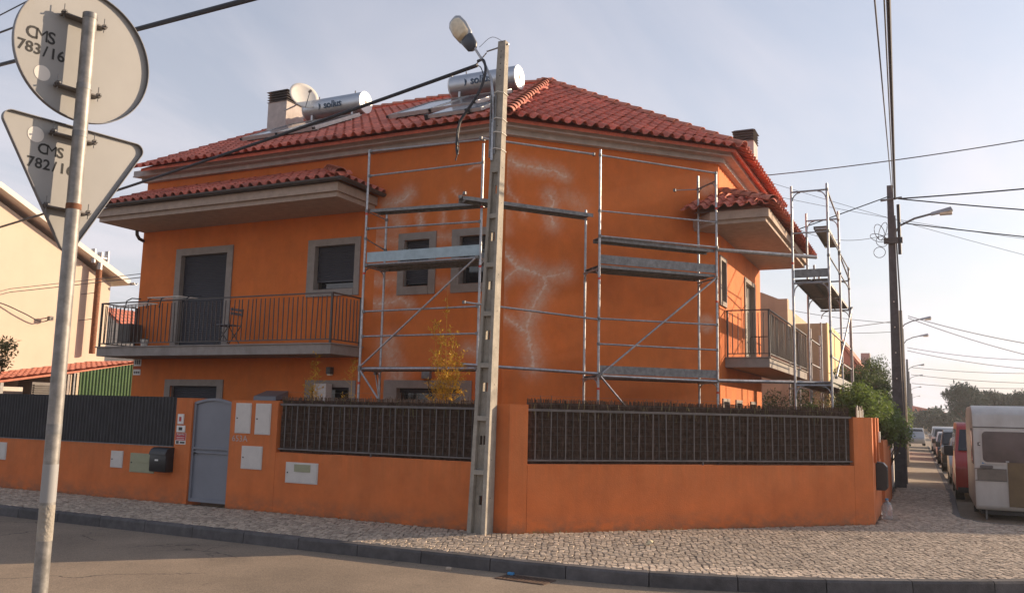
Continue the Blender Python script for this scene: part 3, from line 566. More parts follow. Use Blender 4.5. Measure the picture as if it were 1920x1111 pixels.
# balconies
def balcony(pts, F, z0=2.82, z1=3.05): pass
mb = MB(); mb.box(-17.66, -10.83, 13.93, 15.0, 2.83, 3.03); mb.box(-17.70, -10.79, 13.90, 15.0, 3.03, 3.055); mb.build('balcony_slab', M['slab'], H, bevel=.006)
mb = MB(); mb.box(-4.02, -3.07, 18.99, 25.2, 2.83, 3.03); mb.box(-4.02, -3.04, 18.96, 25.23, 3.03, 3.055); mb.build('balcony_slab', M['slab'], H, bevel=.006)
bal_me = proto(MB().box(-.008, .008, -.008, .008, 0, .88), 'baluster', M['rail'])
def railing(path, sp=.125, zt=4.08, zb=3.13, skip=()):
    mb = MB()
    for a, b in zip(path[:-1], path[1:]):
        a = Vector((*a, 0)); b = Vector((*b, 0)); d = (b-a).normalized(); s_ = Vector((-d.y, d.x, 0))
        for z, w, h in ((zt, .022, .012), (zb, .014, .010)):
            e = d*.02; mb.hexa([a-e-s_*w+Vector((0, 0, z-h)), b+e-s_*w+Vector((0, 0, z-h)), b+e+s_*w+Vector((0, 0, z-h)), a-e+s_*w+Vector((0, 0, z-h)), a-e-s_*w+Vector((0, 0, z+h)), b+e-s_*w+Vector((0, 0, z+h)), b+e+s_*w+Vector((0, 0, z+h)), a-e+s_*w+Vector((0, 0, z+h))])
    rl = mb.build('railing', M['rail'], H)
    for a, b in zip(path[:-1], path[1:]):
        a = Vector((*a, 0)); b = Vector((*b, 0)); L = (b-a).length; k = max(1, round(L/sp)); rz = math.atan2(b.y-a.y, b.x-a.x)
        for i in range(1, k):
            p = a.lerp(b, i/k); inst(bal_me, 'baluster', rl, (p.x, p.y, zb+.01), (random.gauss(0, .012), random.gauss(0, .012), rz))
    for p in path:
        MB().box(p[0]-.02, p[0]+.02, p[1]-.02, p[1]+.02, 3.056, zt-.013).build('post', M['rail'], rl)
railing([(-17.62, 14.95), (-17.62, 13.96), (-10.87, 13.96), (-10.87, 14.95)])
railing([(-3.97, 19.02), (-3.08, 19.02), (-3.08, 25.16)], .11)
mb = MB(); mb.tube([(-3.5, 19.1, 3.1), (-3.5, 19.1, 3.45), (-3.47, 19.1, 3.5), (-3.12, 19.1, 3.5)], .012, 6); mb.tube([(-3.3, 19.1, 3.1), (-3.3, 19.1, 3.5)], .01, 6); mb.build('railing', M['rail'], H)
# chimneys with slatted cowls
def chimney(x0, x1, y0, y1, zb, zt, m, label):
    mb = MB(); mb.box(x0, x1, y0, y1, zb, zt-.34); c = mb.build('chimney', m, H, label=label)
    MB().box(x0+.08, x1-.08, y0+.08, y1-.08, zt-.34, zt).build('flue', M['rail'], c)
    for i in range(5):
        z = zt-.34+i*.075; e = .03 if i < 4 else .05; mb = MB()
        mb.add([(x0-e, y0-e, z), (x1+e, y0-e, z), (x1+e, y1+e, z), (x0-e, y1+e, z), (x0+.03, y0+.03, z+.05), (x1-.03, y0+.03, z+.05), (x1-.03, y1-.03, z+.05), (x0+.03, y1-.03, z+.05)], [(0, 3, 2, 1), (4, 5, 6, 7), (0, 1, 5, 4), (1, 2, 6, 5), (2, 3, 7, 6), (3, 0, 4, 7)]); mb.build('cowl_slat', M['rail2'], c)
chimney(-16.62, -15.95, 18.0, 18.75, 9.1, 10.62, M['fascia'], 'grey brown chimney beside the satellite dish')
chimney(-4.78, -4.22, 24.0, 24.6, 6.0, 9.86, M['fascia'], 'chimney behind the corner of the roof')
# ---------------------------------------------------------------- solar water heaters and dish on the roof
def slope_z(y, h=0): return ZE+(ZR-ZE)*(y-14.38)/5.62+h
def solar(x0, x1, yc, px, txt0, label, tsize=.26):
    c = thing('solar_water_heater', label, 'solar water heater', (x0, yc, slope_z(yc)), 'solar water heaters on the roof')
    z = slope_z(yc)+.47; r_ = .285
    mb = MB(); mb.tube([(x0, yc, z), (x1, yc, z)], r_, 40); tk = mb.build('tank', M['tank'], c, smooth=True)
    for a, b in ((x0-.012, x0+.02), (x1-.02, x1+.012)): MB().tube([(a, yc, z), (b, yc, z)], r_+.006, 40).build('end_cap', M['tankcap'], tk, smooth=True)
    MB().tube([(x1+.012, yc, z), (x1+.02, yc, z)], .05, 14).build('plug', M['rail2'], tk)
    for sx in (x0+.35, x1-.35): MB().tube([(sx, yc, z+r_-.01), (sx, yc, z+r_+.09)], .014, 8).build('valve', M['rail2'], tk)
    for sx in (x0+.28, x1-.28):
        mb = MB(); mb.box(sx-.03, sx+.03, yc-.2, yc+.2, slope_z(yc)+.1, z-.2); mb.build('cradle', M['panelf'], c)
    # lettering and leaf mark wrapped round the drum
    def fn(x, y):
        t = R(185-28)-0; a = math.pi+.12-y/r_; return (txt0+x, yc+math.cos(a)*(r_+.004), z+math.sin(a)*(r_+.004)*1.0)
    def fw(x, y):
        a = math.pi-(-.32+y/r_); return (txt0+x, yc+math.cos(a)*(r_+.018), z+math.sin(a)*(r_+.018))
    mb = MB(); text_geo('solius', tsize, fw, mb)
    mb2 = [(-.47, .16), (-.42, .13), (-.40, .07), (-.43, .0), (-.47, -.03), (-.445, .03), (-.45, .09)]
    mb.build('lettering', M['logo'], tk, fix=False); mb = MB(); mb.add([fw(a, b) for a, b in mb2], [tuple(range(7))]); mb.build('leaf_mark', M['logo'], tk, fix=False)
    # two collectors on the slope
    t = (ZR-ZE)/5.62; v = Vector((0, 1, t)).normalized(); n = Vector((0, -t, 1)).normalized()
    for k, (a, b) in enumerate(px):
        o = Vector((0, yc-2.15, slope_z(yc-2.15)))+n*.13
        def P(x, d, h): return Vector((x, 0, 0))+o+v*d+n*h
        def bx(mb, xa, xb, d0, d1, h0, h1): mb.hexa([P(xa, d0, h0), P(xb, d0, h0), P(xb, d1, h0), P(xa, d1, h0), P(xa, d0, h1), P(xb, d0, h1), P(xb, d1, h1), P(xa, d1, h1)])
        mb = MB(); bx(mb, a, a+.03, 0, 2.1, 0, .09); bx(mb, b-.03, b, 0, 2.1, 0, .09); bx(mb, a+.03, b-.03, 0, .03, 0, .09); bx(mb, a+.03, b-.03, 2.07, 2.1, 0, .09); pc_ = mb.build('collector', M['panelf'], c)
        mb = MB(); bx(mb, a+.03, b-.03, .03, 2.07, .05, .075); mb.build('collector_glass', M['panel'], pc_)
        for d in (.25, 1.7):
            mb = MB(); bx(mb, a+.05, b-.05, d, d+.05, -.13, 0); mb.build('bracket', M['panelf'], pc_)
        mb = MB(); bx(mb, a-.05, a, -.02, .05, .02, .08); bx(mb, b, b+.05, -.02, .05, .02, .08); mb.build('pipe_joint', M['black'], pc_)
    return c
solar(-15.15, -13.25, 18.0, [(-15.35, -14.27), (-14.21, -13.13)], -14.12, 'left solar water heater on the roof, silver tank reading solius beside the dish')
solar(-10.55, -8.72, 18.0, [(-10.95, -9.87), (-9.81, -8.73)], -9.62, 'right solar water heater on the roof, silver tank partly behind the lamp pole')
c = thing('solar_collector', 'low separate solar collector lying near the eave left of the concrete pole', 'solar panel', (-8.1, 14.8, slope_z(14.8)))
t = (ZR-ZE)/5.62; v = Vector((0, 1, t)).normalized(); n = Vector((0, -t, 1)).normalized(); o = Vector((0, 14.75, slope_z(14.75)))+n*.12
def P(x, d, h): return Vector((x, 0, 0))+o+v*d+n*h
def bx(mb, xa, xb, d0, d1, h0, h1): mb.hexa([P(xa, d0, h0), P(xb, d0, h0), P(xb, d1, h0), P(xa, d1, h0), P(xa, d0, h1), P(xb, d0, h1), P(xb, d1, h1), P(xa, d1, h1)])
mb = MB(); bx(mb, -9.2, -7.95, 0, 1.0, 0, .07); mb.build('frame', M['panelf'], c); mb = MB(); bx(mb, -9.16, -7.99, .04, .96, .071, .078); mb.build('collector_glass', M['panel'], c)
mb = MB(); bx(mb, -9.28, -9.2, -.02, .06, -.02, .09); bx(mb, -8.3, -8.2, -.05, .0, -.02, .09); mb.build('pipe_joint', M['black'], c)
# dish
c = thing('satellite_dish', 'pale satellite dish mounted on the left chimney of the orange house', 'satellite dish', (-15.6, 17.8, 9.4))
ctr = Vector((-15.0, 17.6, 10.14)); ax = Vector((.55, -.35, .3)).normalized(); a1 = ax.cross(Vector((0, 0, 1))).normalized(); a2 = ax.cross(a1)
mb = MB(); vs = [ctr-ax*.08]; fs = []
for k in range(1, 6):
    for j in range(28): t = 2*math.pi*j/28; rr_ = k/5; vs.append(ctr+a1*math.cos(t)*.40*rr_+a2*math.sin(t)*.44*rr_+ax*(.08*rr_*rr_-.08))
for j in range(28): fs.append((0, 1+j, 1+(j+1) % 28))
for k in range(4):
    for j in range(28): fs.append((1+k*28+j, 1+(k+1)*28+j, 1+(k+1)*28+(j+1) % 28, 1+k*28+(j+1) % 28))
mb.add(vs, fs); ds = mb.build('dish', M['wht'], c, smooth=True); mo = ds.modifiers.new('s', 'SOLIDIFY'); mo.thickness = .012
MB().tube([ctr-ax*.08, ctr-ax*.2, (-15.45, 17.75, 9.95), (-15.93, 17.9, 9.93)], .02, 8).build('mount_arm', M['galv'], c, smooth=True)
MB().tube([ctr-a2*-.42+ax*0, ctr+ax*.42+a2*.25], .012, 6).build('feed_arm', M['galv'], c); MB().tube([ctr+ax*.38+a2*.22, ctr+ax*.48+a2*.27], .035, 10).build('receiver', M['rail2'], c)

# ---------------------------------------------------------------- garden walls of the orange house
WALL = thing('garden_wall', 'low orange rendered garden wall with piers, railings and reed screening around the corner plot', 'garden wall', (-5.6, 11.55, 0))
ow = M['orange_wall']
def gseg(F, s0, s1, z0, z1, n0=-.2, n1=0, name='wall_section'):
    mb = MB(); F.box(mb, s0, s1, n0, n1, z0, z1); return mb.build(name, ow, WALL)
gseg(GA, -24, -12.39, -.2, .985); gseg(GA, -12.385, -11.99, -.2, 1.87, -.35, .003, 'pier'); gseg(GA, -11.07, -10.02, -.2, 1.85, -.35, .0, 'pier')
gseg(GA, -10.015, -6.155, -.2, .985)
# corner pier follows the chamfer
mb = MB(); a = GB.p(.29, 0, 0); b = GB.p(.29, -.2, 0)
mb.prism([(-6.15, 11.55, -.2), (-5.62, 11.55, -.2), (a.x, a.y, -.2), (b.x, b.y, -.2), (-5.70, 11.75, -.2), (-6.15, 11.75, -.2)], (0, 0, 2.07)); mb.build('pier', ow, WALL)
gseg(GB, .295, 6.235, -.2, .98)
e = GB.p(LG, 0, 0); e2 = GB.p(6.24, 0, 0); e3 = GB.p(6.24, -.2, 0)
mb = MB(); mb.prism([(e2.x, e2.y, -.2), (e.x, e.y, -.2), (e.x, e.y+.28, -.2), (e.x-.2, e.y+.28, -.2), (e3.x, e3.y, -.2)], (0, 0, 2.0)); mb.build('pier', ow, WALL)
gseg(GC, 16.53, 18.9, -.2, 1.0); gseg(GC, 16.9, 17.1, 1.0, 1.8, -.2, .02, 'pier'); gseg(GC, 17.5, 17.8, 1.0, 1.8, -.2, .03, 'pier'); gseg(GC, 18.91, 21.6, -.2, 1.35, -.25, .05); gseg(GC, 21.7, 22.0, -.2, 1.9, -.25, .06, 'pier')
bar_me = proto(MB().box(-.009, .009, -.006, .006, 0, .74), 'baluster', M['rail2']); bar2_me = proto(MB().box(-.006, .006, -.006, .006, 0, .74), 'baluster', M['rail'])
def fence_rail(F, s0, s1, n, legs):
    mb = MB(); F.box(mb, s0, s1, n-.012, n+.012, 1.775, 1.81); F.box(mb, s0, s1, n-.01, n+.01, 1.035, 1.06)
    for l in legs: F.box(mb, l-.012, l+.012, n-.01, n+.01, .98, 1.035)
    rl = mb.build('railing', M['rail2'], WALL); k = int((s1-s0)/.122); ang = math.atan2(F.u.y, F.u.x)
    for i in range(1, k):
        p = F.p(s0+(s1-s0)*i/k, n+(.0 if i % 2 else -.02), 1.055); inst(bar_me if i % 2 else bar2_me, 'baluster', rl, p, (random.gauss(0, .004), random.gauss(0, .012), ang))
fence_rail(GA, -10.0, -6.16, -.04, (-8.1,)); fence_rail(GB, .30, 6.23, -.04, (3.3,))
def reeds(F, s0, s1, n, zt, tilt=0):
    mb = MB(); s_ = s0
    while s_ < s1:
        h = zt+random.gauss(0, .010)+(random.random() < .04)*.04; w = random.uniform(.0035, .006); nn = n+random.uniform(-.012, .008); lean = random.gauss(0, .006)
        b = [F.p(s_-w, nn, .99), F.p(s_, nn+w*1.3, .99), F.p(s_+w, nn, .99)]; t_ = [F.p(s_-w+lean, nn, h), F.p(s_+lean, nn+w*1.3, h), F.p(s_+w+lean, nn, h)]
        mb.add(b+t_, [(0, 1, 4, 3), (1, 2, 5, 4), (3, 4, 5)]); s_ += w*1.75
    F.box(mb, s0, s1, n-.02, n-.014, .99, zt-.05)
    mb.build('reed_screen', M['reed'], WALL, kind='stuff', fix=False)
    mb = MB()
    for i in range(9): z = 1.08+i*.115; F.box(mb, s0, s1, n+.009, n+.0115, z-.0012, z+.0012)
    mb.build('binding_wire', M['reedw'], WALL)
    mb = MB(); mb2 = MB()
    for k in range(int((s1-s0)*14)):     # loose bent reeds along the top
        a = random.uniform(s0, s1-.05); z = zt-random.uniform(.0, .16); mb.tube([F.p(a, n+.012, z), F.p(a+random.gauss(0, .025), n+.02, z-random.uniform(.05, .2))], .0025, 3)
    mb.build('loose_reeds', M['leafo'], WALL, kind='stuff')
reeds(GA, -10.01, -6.16, -.09, 1.915); reeds(GB, .30, 6.23, -.09, 1.955)
# corrugated sheet fence on the left part of the wall
sf = thing('corrugated_fence', 'dark grey corrugated metal fence standing on the low orange wall left of the gate', 'fence', (-15, 11.62, .985))
for k in range(9):
    a = -12.40-(k+1)*1.05; mb = MB(); pts = []
    for i in range(12):
        x = a+.0875*i
        pts += [(x, 0), (x+.035, 0), (x+.05, .022), (x+.0725, .022)]
    pts = [(x, d) for x, d in pts if x <= a+1.05]; pts.append((a+1.05, 0)); n_ = len(pts); y0 = 11.60
    v = [(x, y0-d, .975) for x, d in pts]+[(x, y0-d, 1.885+.004*k % .01) for x, d in pts]+[(x, y0-d+.004, .975) for x, d in pts]+[(x, y0-d+.004, 1.885+.004*k % .01) for x, d in pts]
    fs = []
    for i in range(n_-1): fs += [(i, i+1, n_+i+1, n_+i), (2*n_+i, 3*n_+i, 3*n_+i+1, 2*n_+i+1), (n_+i, n_+i+1, 3*n_+i+1, 3*n_+i)]
    mb.add(v, fs); mb.build('corrugated_sheet', M['corr'], sf, fix=False)
MB().box(-21.9, -12.40, 11.615, 11.655, 1.70, 1.74).build('rail', M['corr'], sf); MB().box(-21.9, -12.40, 11.54, 11.56, .986, 1.0).build('bottom_trim', M['galvd'], sf)
# gate
g = thing('gate', 'light grey metal garden gate with a slightly arched top between orange piers', 'gate', (-11.53, 11.62, 0))
x0, x1, yf = -11.985, -11.075, 11.62
arch = [(x0+(x1-x0)*i/14, 1.80+.075*math.sin(math.pi*i/14)) for i in range(15)]
mb = MB(); mb.add([(x, yf, z) for x, z in arch]+[(x0, yf, .06), (x1, yf, .06)]+[(x, yf+.01, z) for x, z in arch]+[(x0, yf+.01, .06), (x1, yf+.01, .06)], [tuple([15]+list(range(15))+[16])[::-1], tuple([32]+list(range(17, 32))+[33])])
for i in range(14): mb.add([(arch[i][0], yf, arch[i][1]), (arch[i+1][0], yf, arch[i+1][1]), (arch[i+1][0], yf+.01, arch[i+1][1]), (arch[i][0], yf+.01, arch[i][1])], [(0, 1, 2, 3)])
mb.build('panel', M['gate'], g)
mb = MB(); mb.box(x0, x0+.045, yf-.035, yf-.001, .05, 1.80); mb.box(x1-.045, x1, yf-.035, yf-.001, .05, 1.80); mb.box(x0+.045, x1-.045, yf-.035, yf-.001, .05, .11); mb.box(x0+.045, x1-.045, yf-.038, yf-.001, .90, .93); mb.box(x0+.045, x1-.045, yf-.038, yf-.001, .97, 1.0)
for i in range(14):
    (xa, za), (xb, zb) = arch[i], arch[i+1]; mb.hexa([(xa, yf-.036, za-.045), (xb, yf-.036, zb-.045), (xb, yf-.001, zb-.045), (xa, yf-.001, za-.045), (xa, yf-.036, za), (xb, yf-.036, zb), (xb, yf-.001, zb), (xa, yf-.001, za)])
mb.build('frame', M['gate'], g); MB().tube([(x0+.09, yf-.03, .90), (x0+.09, yf-.06, .90)], .018, 10).build('lock', M['black'], g)
MB().box(-11.99, -11.07, 11.3, 11.75, -.03, -.0285).build('threshold', M['kerb'], g)
# meter doors set into the wall
def meter(x0, x1, z0, z1, m='pale', label=None, lock='l', plate=False):
    mb = MB(); mb.box(x0, x1, 11.535, 11.60, z0, z1); d = mb.build('meter_box', M[m], WALL, bevel=.004, label=label)
    mb = MB(); mb.box(x0+.018, x1-.018, 11.530, 11.5349, z0+.018, z1-.018); mb.build('door', M[m], d, bevel=.002)
    lx = x0+.05 if lock == 'l' else x1-.05; MB().tube([(lx, 11.531, (z0+z1)/2), (lx, 11.522, (z0+z1)/2)], .012, 10).build('lock', M['black'], d)
    return d
meter(-10.95, -10.60, 1.28, 1.80, label='left white upper meter box', plate=True); meter(-10.50, -10.16, 1.27, 1.80, label='right white upper meter box')
meter(-10.76, -10.30, .68, 1.07, label='pale meter box below the house number')
d = meter(-9.77, -9.10, .50, .84, label='wide pale gas box with a yellowish label'); MB().box(-9.58, -9.25, 11.520, 11.5295, .69, .81).build('label_plate', M['green_pale'], d)
meter(-13.98, -13.66, .55, .86, label='small white meter box'); d = meter(-13.46, -12.83, .49, .84, 'green_pale', 'olive green gas box'); MB().box(-13.28, -12.95, 11.522, 11.5295, .67, .78).build('label_plate', M['green_pale'], d, bevel=.003)
meter(-17.35, -17.05, .55, .9, label='white meter box at the far left')
mb = MB(); text_geo('653A', .15, lambda x, y: (-10.83+x*1.1, 11.545, 1.14+y), mb); mb.build('house_number', M['fascia'], WALL, fix=False)
b = thing('mailbox', 'black mailbox with rounded top hung on the orange wall left of the gate', 'mailbox', (-12.57, 11.5, .54))
mb = MB(); pr2 = [(0, 0), (-.17, .0), (-.19, .03), (-.19, .33), (-.16, .39), (-.10, .42), (0, .42)]
mb.prism([(-12.76, 11.549+y, .54+z) for y, z in pr2], (.40, 0, 0)); mb.build('body', M['black'], b, bevel=.008, smooth=True)
MB().box(-12.62, -12.54, 11.352, 11.358, .735, .765).build('name_plate', M['white'], b); mb = MB(); mb.prism([(-12.765, 11.549+y, .54+z) for y, z in ((-.205, .30), (-.205, .335), (-.17, .40), (-.1, .432), (0, .432), (0, .421), (-.1, .421), (-.165, .388), (-.192, .33))], (.41, 0, 0)); mb.build('lid', M['black'], b, smooth=True)
b = thing('intercom', 'white intercom phone panel on the pier beside the gate', 'intercom', (-12.24, 11.55, 1.39)); MB().box(-12.31, -12.17, 11.518, 11.546, 1.40, 1.58).build('panel', M['white'], b, bevel=.006)
MB().box(-12.265, -12.215, 11.512, 11.5175, 1.45, 1.53).build('speaker', M['redsign'], b)
b = thing('doorbell', 'small white doorbell with dark screen under the intercom', 'doorbell', (-12.22, 11.55, 1.25)); MB().box(-12.32, -12.12, 11.52, 11.546, 1.255, 1.375).build('case', M['white'], b, bevel=.005); MB().box(-12.26, -12.18, 11.513, 11.519, 1.29, 1.345).build('screen', M['black'], b)
def alarm(x0, x1, z0, z1, F, label, split=.45):
    b = thing('alarm_sign', label, 'sign', F.p((x0+x1)/2, 0, z0)); zm = z0+(z1-z0)*split
    mb = MB(); F.box(mb, x0, x1, .002, .008, z0, z1); mb.build('plate', M['white'], b)
    mb = MB(); F.box(mb, x0+.005, x1-.005, .0085, .011, zm, z1-.003); mb.build('red_field', M['redsign'], b)
    w = x1-x0; mb = MB(); text_geo('Alarme', w*.26, lambda x, y: F.p((x0+x1)/2+x, .0125, z1-(z1-zm)*.32+y), mb)
    for i in range(2): F.box(mb, x0+.03, x1-.03, .012, .0125, zm+.02+i*.03, zm+.028+i*.03)
    mb.build('lettering', M['white'], b, fix=False)
    mb = MB(); F.box(mb, x0+.02, x0+w*.35, .0085, .010, z0+.01, zm-.01); F.box(mb, x0+w*.45, x1-.02, .0085, .010, z0+.015, zm-.02); mb.build('small_print', M['rail'], b)
alarm(-12.35, -12.1, 1.04, 1.24, GA, 'red and white alarm sticker on the pier beside the gate', .35)
alarm(-10.22, -10.05, 2.08, 2.36, FA, 'faded red and white alarm sticker beside the ground floor door', .4)
b = thing('alarm_sign', 'white alarm notice panels on the left edge of the house under the balcony', 'sign', (-17.5, 15, 2.5))
for z0, z1 in ((2.66, 2.86), (2.44, 2.58)):
    MB().box(-17.63, -17.38, 14.99, 14.998, z0, z1).build('plate', M['white'], b); mb = MB(); 
    for i in range(3): mb.box(-17.60+i*.07, -17.55+i*.07, 14.986, 14.9895, z0+.04, z1-.05)
    mb.build('small_print', M['rail'], b)
mb = MB(); text_geo('Alarme', .085, lambda x, y: (-17.5+x, 14.99, 2.59+y), mb); mb.build('lettering', M['redsign'], b, fix=False)
# things on the side face of the wall along the street
b = thing('mailbox', 'black mailbox on the street side of the orange wall near its right end', 'mailbox', (-.85, 17.1, .55)); mb = MB(); mb.prism([(-.93, 16.95, .52), (-.93, 16.95, 1.02), (-.80, 16.95, 1.0), (-.74, 16.95, .93), (-.74, 16.95, .56), (-.78, 16.95, .52)], (0, .35, 0)); mb.build('body', M['black'], b, bevel=.01)
MB().box(-.739, -.735, 17.02, 17.22, .85, .88).build('slot', M['rail2'], b)
b = thing('water_bottle', 'large clear plastic water bottle standing at the right end of the orange wall', 'bottle', (-.78, 17.3, -.03))
mb = MB(); prof2 = [(.085, 0), (.095, .02), (.09, .05), (.095, .07), (.088, .09), (.095, .11), (.095, .24), (.07, .30), (.03, .34), (.025, .36)]; vs = []; fs = []
for r_, z in prof2:
    for j in range(20): t = 2*math.pi*j/20; vs.append((-.78+math.cos(t)*r_, 17.3+math.sin(t)*r_, -.03+z))
for k in range(len(prof2)-1):
    for j in range(20): fs.append((k*20+j, k*20+(j+1) % 20, (k+1)*20+(j+1) % 20, (k+1)*20+j))
fs.append(tuple(range(20))[::-1]); mb.add(vs, fs).build('body', M['pet'], b, smooth=True); MB().tube([(-.78, 17.3, .33), (-.78, 17.3, .36)], .03, 14).build('cap', M['blue'], b)
b = thing('intercom', 'small white intercom on the street side pier of the orange wall', 'intercom', (-.9, 17.65, 1.4)); MB().box(-.90, -.87, 17.57, 17.72, 1.35, 1.55).build('panel', M['white'], b, bevel=.004)

# ---------------------------------------------------------------- things on and by the house walls
b = thing('wall_lamp', 'small dark wall lamp under the balcony of the orange house', 'lamp', (-11.6, 15, 2.5)); mb = MB(); mb.box(-11.66, -11.54, 14.88, 14.999, 2.47, 2.62); mb.build('housing', M['rail'], b, bevel=.01); MB().box(-11.64, -11.56, 14.90, 14.99, 2.44, 2.469).build('lamp_glass', M['lens'], b)
b = thing('junction_box', 'grey cable junction box on the wall above the ground floor door', 'junction box', (-9.18, 15, 2.4)); MB().box(-9.27, -9.08, 14.9, 14.999, 2.38, 2.56).build('case', M['galvd'], b, bevel=.01); MB().tube([(-9.12, 14.95, 2.38), (-9.11, 14.97, 1.4)], .008, 6).build('cable', M['cable'], b)
b = thing('vent_box', 'white vent box in front of the small ground floor window', 'vent box', (-11.68, 14.9, 2.0)); MB().box(-11.84, -11.51, 14.72, 14.93, 1.75, 2.26).build('case', M['pale'], b, bevel=.01); MB().box(-11.80, -11.55, 14.71, 14.719, 1.8, 1.9).build('grille', M['rail'], b)
b = thing('wall_hood', 'dark blue grey hood fixed to the ground floor wall', 'hood', (-13.05, 14.8, 1.9)); mb = MB(); mb.prism([(-13.37, 15, 1.95), (-13.37, 14.6, 1.88), (-13.37, 14.6, 1.97), (-13.37, 15, 2.10)], (.62, 0, 0)); mb.build('hood', M['gate'], b); MB().box(-13.33, -12.8, 14.7, 14.99, 1.3, 1.88).build('cabinet', M['dark'], b)
# balcony furniture
c = thing('folding_chair', 'small blue grey folding chair standing on the long balcony', 'chair', (-14.020, 14.4, 3.06)); 
for dy in (-.17, .17):
    MB().tube([(-14.220, 14.4+dy, 3.07), (-13.850, 14.4+dy, 3.51), (-13.800, 14.4+dy, 3.9)], .011, 6).build('leg', M['rail'], c); MB().tube([(-13.820, 14.4+dy, 3.07), (-14.200, 14.4+dy, 3.52)], .011, 6).build('leg', M['rail'], c)
for i in range(5): MB().box(-14.220+i*.075, -14.160+i*.075, 14.2, 14.6, 3.515, 3.53).build('seat_slat', M['gate'], c)
for i in range(2): MB().box(-13.830, -13.815, 14.21, 14.59, 3.74+i*.09, 3.80+i*.09).build('back_slat', M['gate'], c)
MB().tube([(-14.220, 14.2, 3.51), (-14.220, 14.6, 3.51)], .01, 6).build('crossbar', M['rail'], c)
c = thing('drying_rack', 'white wire clothes drying rack hooked over the balcony railing', 'drying rack', (-15.9, 13.95, 4.0))
def rack(x0, x1, ya, yb, z, tilt):
    mb = MB(); mb.tube([(x0, ya, z), (x1, ya, z+tilt), (x1+.1, yb, z+tilt), (x0+.1, yb, z), (x0, ya, z)], .009, 6); mb.build('frame', M['wht'], c)
    mb = MB()
    for i in range(1, 5): t = i/5; mb.tube([(x0+.1*t, ya+(yb-ya)*t, z), (x1+.1*t, ya+(yb-ya)*t, z+tilt)], .004, 4)
    mb.build('wires', M['wht'], c)
rack(-15.9, -14.9, 13.75, 14.3, 4.13, .0); rack(-16.9, -15.9, 13.7, 13.95, 3.95, .06)
for x in (-16.7, -16.0, -15.6, -14.8): MB().tube([(x, 13.82, 3.9), (x+.02, 13.85, 4.1), (x+.12, 13.9, 4.16), (x+.3, 14.0, 4.15)], .014, 6).build('hook', M['black'], c, smooth=True)
c = thing('flower_pot', 'small pale flower pot on the balcony floor beside the balcony door', 'flower pot', (-16.3, 14.2, 3.06)); mb = MB(); mb.tube([(-16.35, 14.15, 3.06), (-16.35, 14.15, 3.22)], .07, 14, r2=.10); mb.build('pot', M['wht'], c, smooth=True); MB().tube([(-16.35, 14.15, 3.20), (-16.35, 14.15, 3.24)], .08, 12).build('soil', M['soil'], c)
c = thing('air_conditioner', 'dark air conditioning unit fixed at the left end of the balcony', 'air conditioner', (-17.4, 14.7, 3.3)); MB().box(-17.58, -17.25, 14.45, 14.85, 3.2, 3.65).build('case', M['rail'], c, bevel=.01)
tag(MB().tube([(-8.9, 15.0, 1.35), (-8.75, 14.9, 1.36)], .01, 5).build('tap', M['galv']), 'small tap on the wall beside the ground floor door', 'tap')

